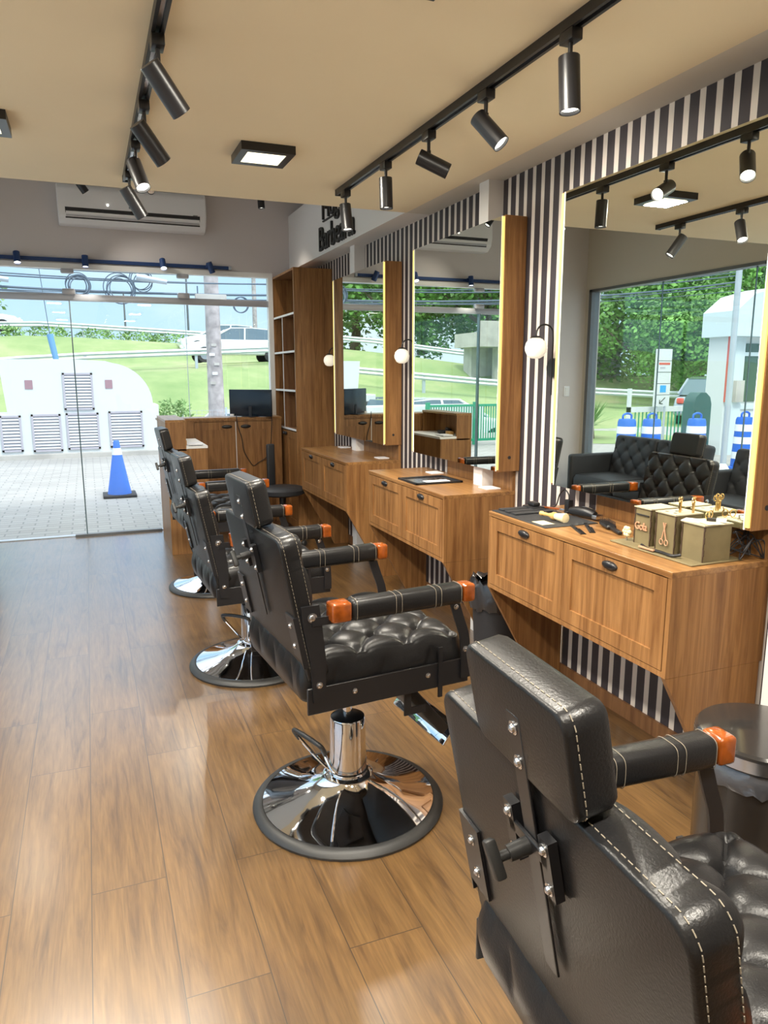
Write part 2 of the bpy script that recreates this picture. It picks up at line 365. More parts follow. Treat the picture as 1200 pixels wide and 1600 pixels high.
# front window: frame, header rail, panes, fittings
w1 = MB()
w1.box(-1.10, 1.76, FY-.02, FY+.06, 2.43, 2.475); w1.box(1.715, 1.76, FY-.02, FY+.06, 0, 2.43); w1.box(-1.10, -1.06, FY-.02, FY+.06, 0, 2.43)
win = struct(w1, 'window_1', 'white', 'frameless glass shop front with transom', 'window')
MB().box(-1.06, 1.715, FY-.005, FY+.035, 2.155, 2.215, .004).build('header_rail', 'grey', win)
MB().box(-.20, .585, FY-.06, FY-.015, .0, .022).build('floor_track', 'frame', win)
MB().box(-1.06, 1.715, FY-.02, FY+.05, .0, .008).build('threshold', 'galv', win)
xs = [-1.06, -.095, .91, 1.715]
for i in range(3):
    MB().box(xs[i]+.003, xs[i+1]-.003, FY+.01, FY+.018, 2.215, 2.43).build('transom_pane', 'glass', win, False)
    yy = FY+.01 if i != 1 else FY-.03
    MB().box(xs[i]+.003, xs[i+1]-.003, yy, yy+.008, .022, 2.155).build('glass_pane', 'glass', win, False)
for x in (-.095,):
    MB().box(x-.006, x+.004, FY-.034, FY+.02, .022, 2.155).build('glass_edge', 'glassedge', win, False)
MB().box(.909, .911, FY-.02, FY+.02, .022, 2.155).build('glass_edge', 'galv', win, False)
for x in (-.095, .905):
    for z0, z1 in ((2.39, 2.43), (2.205, 2.26)):
        MB().box(x-.055, x+.055, FY-.035, FY+.03, z0, z1, .012).build('patch_clamp', 'grey', win)
# left window
w2 = MB()
w2.box(LX-.10, LX+.01, LW1-.05, LW1, 0, LWT); w2.box(LX-.10, LX+.01, LW0, LW0+.05, 0, LWT); w2.box(LX-.10, LX+.01, LW0, LW1, LWT-.03, LWT); w2.box(LX-.10, LX+.01, LW0, LW1, 0, .05)
win2 = struct(w2, 'window_2', 'frame', 'wide side window behind the black sofas', 'window')
ys = [LW0+.05, 1.5, 2.6, 3.8, 5.0, 6.15, LW1-.05]
for i in range(6):
    MB().box(LX-.05, LX-.042, ys[i]+.002, ys[i+1]-.002, .05, LWT-.03).build('glass_pane', 'glass', win2, False)
    if i: MB().box(LX-.053, LX-.039, ys[i]-.003, ys[i]+.003, .05, LWT-.03).build('glass_edge', 'glassedge', win2, False)
sw = thing('light_switch', 'small cream light switch plate on the wall between the front and side windows', 'light switch', (-1.30, FY, 1.30), -PI/2)
MB().box(0, .008, -.04, .04, -.06, .06, .003).build('plate', 'ac', sw)
for z in (-.03, .0, .03): MB().box(.008, .012, -.022, .022, z-.012, z+.012).build('rocker', 'white', sw)

# ================================================================ SIGN LETTERING
def letters(name, txt, y0, z0, length, height, label, x=1.94, depth=.016, mtl='ink', bold=.012):
    cu = bpy.data.curves.new(name, 'FONT'); cu.body = txt; cu.size = 1; cu.extrude = .5; cu.offset = bold; cu.space_character = .92
    o = bpy.data.objects.new(name, cu); C.objects.link(o)
    dg = bpy.context.evaluated_depsgraph_get(); me = bpy.data.meshes.new_from_object(o.evaluated_get(dg)); bpy.data.objects.remove(o)
    xs_ = [v.co.x for v in me.vertices]; ys_ = [v.co.y for v in me.vertices]
    a, b, c, d = min(xs_), max(xs_), 0.0, .72
    return me, a, b, c, d
def wall_text(name, txt, y_left, y_right, z0, cap, label, cat, x=1.94, depth=.018, mtl='ink', bold=.0, group=None):
    me, a, b, c, d = letters(name, txt, 0, 0, 0, 0, label, bold=bold)
    for v in me.vertices:
        u = (v.co.x-a)/(b-a); t = v.co.y/d
        v.co = Vector((x - (v.co.z+.5)*depth, y_left+(y_right-y_left)*u, z0+t*cap))
    me.materials.clear(); me.materials.append(M[mtl]); me.name = name
    o = bpy.data.objects.new(name, me); C.objects.link(o)
    return o
sg = thing('shop_sign', 'raised black lettering on the white fascia above the cabinets', 'sign', (1.94, 5.85, 2.52))
for nm, tx, ya, yb, z, cp in (('sign_word', 'Mogno', 6.19, 5.50, 2.775, .19), ('sign_word', 'Barbearia', 6.29, 5.40, 2.535, .20)):
    o = wall_text(nm, tx, ya, yb, z, cp, '', '')
    o.parent = sg; o.matrix_parent_inverse = Matrix.Translation(sg.location).inverted()
MB(sg.location).box(1.925, 1.94, 5.9, 6.19, 2.755, 2.765).build('underline', 'ink', sg)

# ================================================================ TRACK LIGHTS
def track(name, x, y0, y1, z, label):
    t = thing(name, label, 'track light', (x, (y0+y1)/2, z)); o = t.location
    m = MB(o); m.box(x-.019, x+.019, y0, y1, z-.006, z); m.box(x-.019, x-.008, y0, y1, z-.03, z-.006); m.box(x+.008, x+.019, y0, y1, z-.03, z-.006)
    m.build('rail', 'black', t); MB(o).box(x-.007, x+.007, y0+.02, y1-.02, z-.022, z-.006).build('conductor_strip', 'steel', t)
    MB(o).box(x-.02, x+.02, y0-.012, y0, z-.032, z).build('end_cap', 'black', t); MB(o).box(x-.02, x+.02, y1, y1+.012, z-.032, z).build('end_cap', 'black', t)
track('lighting_track', 1.37, -1.6, 4.08, CZ, 'long black lighting track on the cream ceiling nearer the mirror wall')
track('lighting_track', .262, -1.6, 4.20, CZ, 'long black lighting track on the cream ceiling over the walkway')
def spot(loc, aim, label, group, L=.135, R=.031, on=True, energy=None, col='black', stem=.05):
    """loc: where the adapter meets the track"""
    t = thing('track_spotlight', label, 'spotlight', loc, 0, group)
    m = MB(); m.box(-.019, .019, -.032, .032, -.032, 0, .003); m.build('adapter', col, t)
    m = MB(); m.cyl((0, 0, -.032), (0, 0, -.032-stem), .007); m.box(-.006, .006, -.012, .012, -.045-stem, -.032-stem+.01, .003); m.build('stem', col, t)
    a = Vector(aim).normalized(); p = Vector((0, 0, -.045-stem)); q = a.to_track_quat('Z', 'Y').to_matrix()
    c0 = p - a*.045; c1 = c0+a*L
    side = q @ Vector((R*.0, 0, 0)); c0 = c0+Vector((0, 0, -R*.6)); c1 = c1+Vector((0, 0, -R*.6))
    m = MB(); m.cyl(c0, c1, R, R, 28, False); m.cyl(c0-a*.001, c0+a*.004, R*.97, R, 28); m.cyl(c1-a*.014, c1, R*.86, R*.93, 28, False)
    m.cyl(c1-a*.001, c1+a*.0005, R, R, 28, False)
    m.build('can', col, t)
    if on:
        MB().cyl(c1-a*.014, c1-a*.010, R*.85, R*.85, 24).build('lens', 'bulb', t)
        light('SPOT', 'spot_lamp', c1-a*.004, SPOT_W if energy is None else energy, (1, .92, .80), t, a.to_track_quat('-Z', 'Y').to_euler(), spot_size=math.radians(95), spot_blend=.8, shadow_soft_size=.014)
    else:
        MB().cyl(c1-a*.014, c1-a*.010, R*.85, R*.85, 24).build('lens', 'steel', t)
    return t
TZ = CZ-.03
G = 'black spotlights on the mirror side ceiling track'
spot((1.37, 1.96, TZ), (.03, -.06, -1), 'largest mirror side spotlight, hanging straight down at the top right', G, L=.15)
spot((1.37, 2.45, TZ), (.45, -.50, -.75), 'mirror side spotlight with bright lens turned towards the viewer', G)
spot((1.37, 2.92, TZ), (.75, -.30, -.38), 'mirror side spotlight tipped nearly level, third from the near end', G)
spot((1.37, 3.39, TZ), (.03, 0, -1), 'mirror side spotlight hanging straight down, second from the far end of its track', G)
spot((1.37, 3.97, TZ), (.06, -.12, -1), 'mirror side spotlight at the far end of its track, in front of the lettering', G)
for y, a in ((.95, (.3, .1, -1)), (.3, (.2, .2, -1))):
    spot((1.37, y, TZ), a, 'mirror side spotlight behind the viewer, %s' % {.95: 'nearest', .3: 'second', -.4: 'third', -1.0: 'last'}[y], G)
G = 'black spotlights on the walkway ceiling track'
spot((.262, 2.44, TZ), (.62, .30, -.75), 'largest walkway spotlight, tilted right at the top left', G, L=.15)
spot((.262, 3.00, TZ), (.62, .30, -.75), 'walkway spotlight tilted right, second from the top', G, L=.15)
spot((.262, 3.50, TZ), (.22, -.45, -.85), 'walkway spotlight with glowing lens facing the viewer', G)
spot((.262, 4.00, TZ), (.5, .2, -.8), 'walkway spotlight at the far end, overlapping the air conditioner', G, L=.15)
for y, a in ((1.25, (-.5, .1, -.8)), (.2, (.5, 0, -.9))):
    spot((.262, y, TZ), a, 'walkway spotlight above and behind the viewer, %s' % {1.25: 'nearest', .7: 'second', .2: 'third', -.2: 'last'}[y], G)
# spots under the high ceiling near the front
track_y = 6.85
t = thing('lighting_track', 'black lighting track under the high ceiling before the air conditioner', 'track light', (.6, track_y, HZ))
MB(t.location).box(-1.1, 1.85, track_y-.018, track_y+.018, HZ-.03, HZ).build('rail', 'black', t)
G = 'black spotlights under the high front ceiling'
for x, a, lb in ((.05, (.55, .1, -.8), 'front spotlight tilted right, over the left end of the air conditioner'), (.62, (-.1, -.9, -.45), 'front spotlight turned to the viewer, over the right part of the air conditioner'), (1.56, (.05, 0, -1), 'front spotlight hanging down by the corner right of the air conditioner'), (-.80, (.4, -.6, -.7), 'front spotlight left of the air conditioner, seen only in a mirror')):
    spot((x, track_y, HZ-.03), a, lb, G, on=(x != .62), energy=16)
# dark track over the window, lens haze painted in as blue
t = thing('lighting_track', 'dark lighting track with haze painted in as blue, on the grey wall above the shop window', 'track light', (0, FY, 2.5))
MB(t.location).box(-1.12, 1.335, FY-.03, FY, 2.488, 2.518).build('rail', 'navy', t); MB(t.location).box(1.335, 1.36, FY-.031, FY-.005, 2.488, 2.518).build('end_cap', 'galv', t)
G = 'small spotlights on the navy track above the window'
for x, a, lb in ((-.485, (.05, -.35, -.9), 'small lit window spotlight nearest the left frame edge'), (.06, (0, -.15, -1), 'small lit window spotlight above the first glass clamp'), (.72, (.05, -.5, -.8), 'small lit window spotlight, brightest, before the second glass clamp'), (1.14, (.35, .2, -.9), 'small unlit window spotlight nearest the blue track end')):
    t = thing('window_spotlight', lb, 'spotlight', (x, FY-.03, 2.503), 0, G)
    MB().box(-.02, .02, -.035, 0, -.02, .02, .003).build('adapter', 'navy', t)
    a = Vector(a).normalized(); c0 = Vector((0, -.06, .035)); c1 = c0+a*.10
    m = MB(); m.cyl(c0, c1, .027, .027, 24, False); m.cyl(c0, c0+a*.003, .026, .027, 24); m.build('can', 'navy', t)
    lit = x < 1.0
    MB().cyl(c1-a*.012, c1-a*.008, .025, .025, 20).build('lens', 'bulb' if lit else 'steel', t)
    if lit: light('SPOT', 'spot_lamp', c1+a*.01, 14, (1, .93, .8), t, a.to_track_quat('-Z', 'Y').to_euler(), spot_size=math.radians(90), spot_blend=.7, shadow_soft_size=.012)
# square panel lamps
G = 'square black framed ceiling panel lamps'
for x, y, lb in ((.82, 3.53, 'square black panel lamp in the middle of the cream ceiling'), (-.34, 3.49, 'square black panel lamp cut by the left frame edge'), (.80, 1.82, 'square black panel lamp cut by the top frame edge'), (-.33, 1.9, 'square panel lamp outside the frame at the left above the walkway'), (.8, .2, 'square panel lamp behind the viewer, mirror side'), (-.33, .2, 'square panel lamp behind the viewer, window side')):
    t = thing('panel_lamp', lb, 'ceiling lamp', (x, y, CZ), 0, G)
    m = MB(); s_ = .122; k = .088
    m.box(-s_, s_, -s_, s_, -.012, 0); m.box(-s_, -k, -s_, s_, -.036, -.012); m.box(k, s_, -s_, s_, -.036, -.012); m.box(-k, k, -s_, -k, -.036, -.012); m.box(-k, k, k, s_, -.036, -.012)
    m.build('housing', 'black', t, False); MB().box(-k, k, -k, k, -.033, -.028).build('diffuser', 'panel', t, False)
    light('AREA', 'panel_light', (0, 0, -.042), PANEL_W, (1, .93, .80), t, (0, 0, 0), shape='SQUARE', size=.17)

# ================================================================ AIR CONDITIONER
t = thing('air_conditioner', 'white split air conditioner high on the grey front wall', 'air conditioner', (.495, FY, 2.78))
m = MB(t.location)
prof = [(FY, 2.80), (FY, 3.11), (FY-.17, 3.11), (FY-.205, 3.07), (FY-.21, 2.92), (FY-.19, 2.84), (FY-.12, 2.79), (FY-.02, 2.785)]
m.prism(prof, 'x', -.13, 1.12); o = m.build('casing', 'ac', t)
bv = o.modifiers.new('b', 'BEVEL'); bv.width = .015; bv.segments = 3; bv.limit_method = 'ANGLE'
def tilt_box(x0, x1, ya, za, yb, zb, th, nm, mt):
    m = MB(t.location); m.prism([(ya, za), (yb, zb), (yb-th*.8, zb-th*.5), (ya-th*.8, za-th*.5)], 'x', x0, x1); return m.build(nm, mt, t, False)
tilt_box(-.07, 1.06, FY-.208, 2.915, FY-.178, 2.832, .006, 'air_slot', 'blackm')
tilt_box(-.065, 1.055, FY-.204, 2.885, FY-.197, 2.872, .010, 'flap', 'ac'); tilt_box(-.065, 1.055, FY-.194, 2.856, FY-.187, 2.846, .010, 'flap', 'grey')
MB(t.location).box(.45, .515, FY-.214, FY-.208, 2.935, 2.95).build('badge', 'frame', t, False); MB(t.location).box(1.0, 1.04, FY-.214, FY-.208, 2.915, 2.921).build('badge', 'frame', t, False)
MB(t.location).box(.27, .282, FY-.213, FY-.208, 2.945, 2.957).build('indicator_light', 'bulb', t, False)

# ================================================================ MIRRORS
XM = 1.99
G = 'tall wood framed mirrors with light strips'
for y0, y1, lb in ((1.73, 2.865, 'largest mirror, nearest the viewer, reflecting sofas and a tufted chair'), (3.34, 4.465, 'middle mirror, reflecting a green gate through the shop front'), (4.945, 6.13, 'smallest and farthest mirror, beside the tall shelf cabinet')):
    t = thing('wall_mirror', lb, 'mirror', (WX, (y0+y1)/2, .99), 0, G); o = t.location
    MB(o).box(XM+.004, WX, y0, y1, .99, 2.282, .0015, 1).build('frame', 'wood', t)
    MB(o).box(XM, XM+.004, y0+.028, y1-.028, .992, 2.280).build('mirror_glass', 'mirror', t, False)
    for a in (y0+.006, y1-.024):
        MB(o).box(XM-.003, XM+.005, a, a+.018, 1.0, 2.275).build('light_strip', 'led', t, False)
    for a in (y0+.024, y1-.028): MB(o).box(XM-.002, XM+.004, a, a+.004, .992, 2.28).build('edge_trim', 'pale_glow', t, False)  # clear glass bevel, its brightness put in as a weak glow
    MB(o).cyl((2.055, y0-.002, 1.065), (2.055, y0+.004, 1.065), .009, n=16).build('screw_cover', 'blackm', t)


# ================================================================ SCONCES
G = 'opal globe wall lamps between the mirrors'
for y, lb in ((3.06, 'largest opal globe wall lamp, between the near and middle mirrors'), (4.69, 'opal globe wall lamp between the middle and farthest mirrors'), (6.32, 'smallest opal globe wall lamp, by the tall cabinet')):
    t = thing('wall_sconce', lb, 'wall lamp', (WX, y, 1.62), 0, G); o = t.location
    MB(o).lathe([(0, -.048), (.02, -.047), (.038, -.036), (.050, -.012), (.052, .004), (.046, .028), (.03, .044), (.016, .05), (0, .05)], (2.012, y, 1.622), 32).build('globe', 'globe', t)
    m = MB(o); pts = [(WX-.02, y-.012, 1.40), (WX-.02, y-.012, 1.66)]
    for i in range(1, 13):
        a = PI*i/12; pts.append((WX-.02-.044+.044*math.cos(a), y-.012+.012*i/12, 1.69+.044*math.sin(a)))
    pts.append((2.012, y, 1.68)); m.tube(pts, .0045, 8); m.build('arm', 'black', t)
    MB(o).cyl((2.012, y, 1.672), (2.012, y, 1.680), .03, .02, 24).build('globe_cap', 'black', t)
    MB(o).cyl((WX, y-.012, 1.53), (WX-.02, y-.012, 1.53), .048, .046, 28).build('wall_plate', 'black', t)

# ================================================================ VANITY COUNTERS
def cup_handle(parent, off, x, y, z, s=1.0, axis='x'):
    """black half-shell cup pull on a -x (axis x) or -y (axis y) face"""
    bm = MB(off); prof = []
    rows = 6; cols = 16; vs = []
    for i in range(rows+1):
        f = PI/2*i/rows
        row = []
        for k in range(cols+1):
            a = PI*2*k/cols
            u = .040*s*math.cos(a)*math.cos(f); v = .017*s*math.sin(a)*math.cos(f)+.004*math.sin(f); d = .018*s*math.sin(f)**.8
            p = (x-d, y+u, z+v) if axis == 'x' else (x+u, y-d, z+v)
            row.append(bm.bm.verts.new(Vector(p)-bm.off))
        vs.append(row)
    for i in range(rows):
        for k in range(cols): bm.bm.faces.new((vs[i][k], vs[i][k+1], vs[i+1][k+1], vs[i+1][k]))
    return bm.build('handle', 'black', parent)
def shaker_door(parent, off, x, y0, y1, z0, z1, axis='x', fr=.055, name='flap_door', th=.018, mt='wood', handle=None):
    """front face at x (facing -x), or at y=x facing -y when axis is 'y'"""
    m = MB(off)
    def b(a0, a1, c0, c1, d0, d1):
        if axis == 'x': m.box(x+d0, x+d1, a0, a1, c0, c1)
        else: m.box(a0, a1, x+d0, x+d1, c0, c1)
    b(y0, y1, z1-fr, z1, 0, th); b(y0, y1, z0, z0+fr, 0, th); b(y0, y0+fr, z0+fr, z1-fr, 0, th); b(y1-fr, y1, z0+fr, z1-fr, 0, th)
    b(y0+fr, y1-fr, z0+fr, z1-fr, .008, th)
    return m.build(name, mt, parent, False)
XC = 1.69
def vanity(y0, y1, lb, ups):
    t = thing('vanity_counter', lb, 'counter', (XC, (y0+y1)/2, 0), 0, 'wall mounted wooden barber counters'); o = t.location
    WL = WX-.002; m = MB(o); m.box(XC, WL, y0, y0+.018, .516, .857); m.box(XC, WL, y1-.018, y1, .516, .857); m.box(XC, WL, y0+.018, y1-.018, .516, .535); m.box(XC+.03, WL, y0+.018, y1-.018, .54, .85)
    m.build('cabinet_body', 'wood', t, False)
    MB(o).box(XC-.002, WX-.002, y0-.001, y1+.001, .857, .878, .001, 1).build('worktop', 'wood_h', t, False)
    for a, b in ((y0, y0+.02), (y1-.02, y1)):
        MB(o).prism([(XC, .515), (1.975, 0), (WX-.014, 0), (WX-.014, .515)], 'y', a, b).build('side_panel', 'wood', t, False)
    ym = (y0+y1)/2
    for a, b in ((y0+.021, ym-.0015), (ym+.0015, y1-.021)):
        d = shaker_door(t, o, XC-.001, a, b, .538, .853)
        cup_handle(d, o, XC-.001, (a+b)/2, .828)
    for a, b in ups: MB(o).box(WX-.02, WX-.002, a, b, .878, 1.02).build('upstand', 'wood', t, False)
    return t
vanity(1.745, 2.905, 'nearest wooden counter, covered with tools and a grey-brown organizer', [(1.75, 2.66)])
vanity(3.37, 4.49, 'middle wooden counter with a black tray lying on it', [(3.372, 3.58), (3.68, 4.15)])
vanity(4.95, 6.15, 'farthest wooden counter, bare top, beside the tall shelf cabinet', [(4.952, 5.69), (5.79, 5.85)])

# ================================================================ TALL SHELF CABINET
TX = 1.76; TY0 = 6.545; TY1 = 7.34; TZ2 = 2.435
t = thing('shelf_cabinet', 'tall wooden cabinet with open shelves facing the room', 'cabinet', (TX, (TY0+TY1)/2, 0)); o = t.location
MB(o).box(TX, WX-.001, TY0, TY0+.02, 0, TZ2).build('side_panel', 'wood', t, False)
MB(o).box(TX, WX-.001, TY1-.02, TY1, 0, TZ2).build('side_panel', 'wood', t, False)
MB(o).box(WX-.015, WX-.002, TY0+.02, TY1-.02, 0, TZ2).build('back_panel', 'wood_dark', t, False)
MB(o).box(TX, WX-.001, TY0+.02, TY1-.02, TZ2-.02, TZ2).build('top_panel', 'wood_dark', t, False)
ym = 6.99
for z in (2.035, 1.70, 1.345, .985):
    s_ = MB(o).box(TX+.003, WX-.015, TY0+.02, TY1-.02, z, z+.018).build('shelf', 'wood_dark', t, False)
    MB(o).box(TX, TX+.003, TY0+.02, TY1-.02, z, z+.018).build('edge_band', 'white', s_, False)
for z0, z1 in ((1.718, 2.035), (1.363, 1.70), (1.003, 1.345)):
    s_ = MB(o).box(TX+.003, WX-.015, ym-.009, ym+.009, z0, z1).build('divider', 'wood_dark', t, False)
    MB(o).box(TX, TX+.003, ym-.006, ym+.006, z0, z1).build('edge_band', 'white', s_, False)
for a, b, h in ((TY0+.022, (TY0+TY1)/2-.0015, -.05), ((TY0+TY1)/2+.0015, TY1-.022, .05)):
    d = shaker_door(t, o, TX+.001, a, b, .06, .975, name='door', fr=.07)
    yh = b-.03 if h < 0 else a+.05
    MB(o).sph((TX-.012, yh, .945), .017, 14, (.8, 1, 1)).build('knob', 'black', d)
MB(o).box(TX+.03, WX-.02, TY0+.02, TY1-.02, 0, .06).build('plinth', 'wood_dark', t, False)

# ================================================================ RECEPTION DESK AND BACK CABINETS
t = thing('reception_desk', 'L-shaped wooden reception desk corner standing before the shop window', 'desk', (.75, 6.7, 0)); o = t.location
DX0, DX1, DY0, DY1 = .57, .90, 6.24, 7.02
MB(o).box(DX0, DX0+.02, DY0, DY1, 0, 1.115).build('outer_panel', 'wood', t, False)
MB(o).box(DX0+.02, .73, DY0, DY0+.02, .88, 1.115).build('end_panel', 'wood', t, False)
MB(o).box(DX0, .735, DY0, DY1, 1.115, 1.135, .001, 1).build('upper_top', 'wood_h', t, False)
MB(o).box(DX0+.02, .905, DY0+.001, DY1, .895, .915).build('lower_top', 'white', t, False)
MB(o).box(DX0+.02, DX1, DY0, DY0+.02, 0, .893).build('end_panel', 'wood', t, False)
MB(o).box(DX1-.02, DX1, DY0+.02, DY1, .06, .893).build('inner_panel', 'wood', t, False)
MB(o).box(DX0+.02, .73, DY1-.02, DY1, .915, 1.115).build('end_panel', 'wood', t, False)
pk = thing('telephone', 'black desk telephone on the lower desk top', 'telephone', (.67, 6.62, .915), .3)
MB().box(-.06, .06, -.09, .09, 0, .03, .008).build('base', 'blackm', pk); MB().box(-.055, -.02, -.10, .10, .03, .055, .01).build('handset', 'blackm', pk)
pk = tag(MB().box(.70, .75, 6.36, 6.44, .915, .955, .002).build('small_box', 'tan'), 'small tan box on the lower reception desk top', 'box')
for k, (x, y, r) in enumerate(((.80, 6.40, .1), (.82, 6.33, -.15))):
    q = MB(); q.box(-.055, .055, -.07, .07, 0, .006+.004*k, mtx=Matrix.Translation((x, y, .915+.007*k)) @ Matrix.Rotation(r, 4, 'Z')); q = q.build('notebook' if k else 'paper_sheet', 'paper', smooth=False)
    tag(q, ('white notebook on top of a sheet at the desk end', 'notebook') [0] if k else 'white paper sheet under the notebook on the desk end', 'notebook' if k else 'paper')
# cabinets under the shop window
t = thing('sideboard', 'low wooden sideboard under the shop window below the monitor', 'cabinet', (1.3, 7.2, 0)); o = t.location
m = MB(o); m.box(.60, 1.74, 7.07, 7.30, .06, 1.08); m.box(.60, .905, 7.052, 7.07, .06, 1.08); m.box(.905, 1.74, 7.052, 7.07, 1.064, 1.08); m.box(1.665, 1.74, 7.052, 7.07, .06, 1.064)
m.build('cabinet_body', 'wood', t, False)
MB(o).box(.58, 1.745, 7.045, 7.31, 1.08, 1.10, .001, 1).build('top', 'wood_h', t, False)
for a, b, hx in ((.908, 1.290, 1.21), (1.298, 1.662, 1.39)):
    d = shaker_door(t, o, 7.05, a, b, .08, 1.058, axis='y', name='door', fr=.075); cup_handle(d, o, hx, 7.05, 1.015, 1.35, 'y') if False else None
    mm = MB(o); mm.sph((hx, 7.048, 1.012), .05, 16, (1, .28, .36)); mm.build('handle', 'black', d)
MB(o).box(1.291, 1.297, 7.049, 7.056, .08, 1.06).build('seam', 'white', t, False)
MB(o).box(.62, 1.72, 7.09, 7.28, 0, .06).build('plinth', 'wood_dark', t, False)
t = thing('monitor', 'black computer monitor standing on the sideboard, screen turned away', 'monitor', (1.455, 7.10, 1.10), -.72); o = Vector((1.465, 7.10, 1.10))
MB(o).box(1.235, 1.695, 7.09, 7.11, 1.104, 1.36, .004).build('casing', 'screen', t)
MB(o).box(1.245, 1.685, 7.11, 7.113, 1.135, 1.35).build('screen', 'blackm', t)
m = MB(o); m.box(1.40, 1.53, 7.03, 7.16, 1.10, 1.106); m.box(1.45, 1.48, 7.085, 7.10, 1.10, 1.2); m.build('stand', 'blackm', t)
MB(o).box(1.245, 1.285, 7.076, 7.092, 1.106, 1.124).build('plug', 'ac', t)
pts = [(1.30, 7.04, 1.13), (1.31, 7.03, 1.02), (1.345, 7.03, .90), (1.36, 7.03, .78), (1.41, 7.03, .68), (1.45, 7.03, .63), (1.50, 7.03, .66), (1.58, 7.03, .71), (1.62, 7.03, .80), (1.64, 7.03, 1.0), (1.645, 7.04, 1.12)]
def smoothpts(pts, k=6):
    P = [Vector(p) for p in pts]; out = []
    for i in range(len(P)-1):
        p0 = P[max(i-1, 0)]; p1 = P[i]; p2 = P[i+1]; p3 = P[min(i+2, len(P)-1)]
        for j in range(k):
            t_ = j/k; out.append(.5*((2*p1)+(-p0+p2)*t_+(2*p0-5*p1+4*p2-p3)*t_*t_+(-p0+3*p1-3*p2+p3)*t_**3))
    out.append(P[-1]); return out
tag(MB((1.46, 7.03, .63)).tube(smoothpts(pts), .004, 6).build('monitor_cable', 'blackm', loc=(1.46, 7.03, .63)), 'thin black cable drooping in front of the sideboard doors', 'cable')
# black office chair
t = thing('office_chair', 'black office chair tucked between sideboard and tall cabinet', 'chair', (1.56, 6.35, 0), .25)
MB().lathe([(0, .44), (.17, .44), (.20, .455), (.205, .49), (.18, .51), (0, .515)], n=32).build('seat', 'leather2', t)
MB().box(-.035, .045, .20, .235, .50, .88, .015, 3).build('backrest', 'leather2', t)
MB().tube(smoothpts([(0, .05, .45), (.02, .2, .44), (.03, .25, .50), (.03, .245, .62)]), .012, 8).build('back_support', 'black', t)
MB().cyl((0, 0, .10), (0, 0, .44), .022, .03).build('gas_column', 'black', t)
for k in range(5):
    a = k*2*PI/5; lg = MB().tube([(0, 0, .10), (.25*math.cos(a), .25*math.sin(a), .065)], .016, 8).build('leg', 'black', t)
    MB().sph((.25*math.cos(a), .25*math.sin(a), .028), .028, 12, (1, .7, 1)).build('caster', 'rubber', lg)

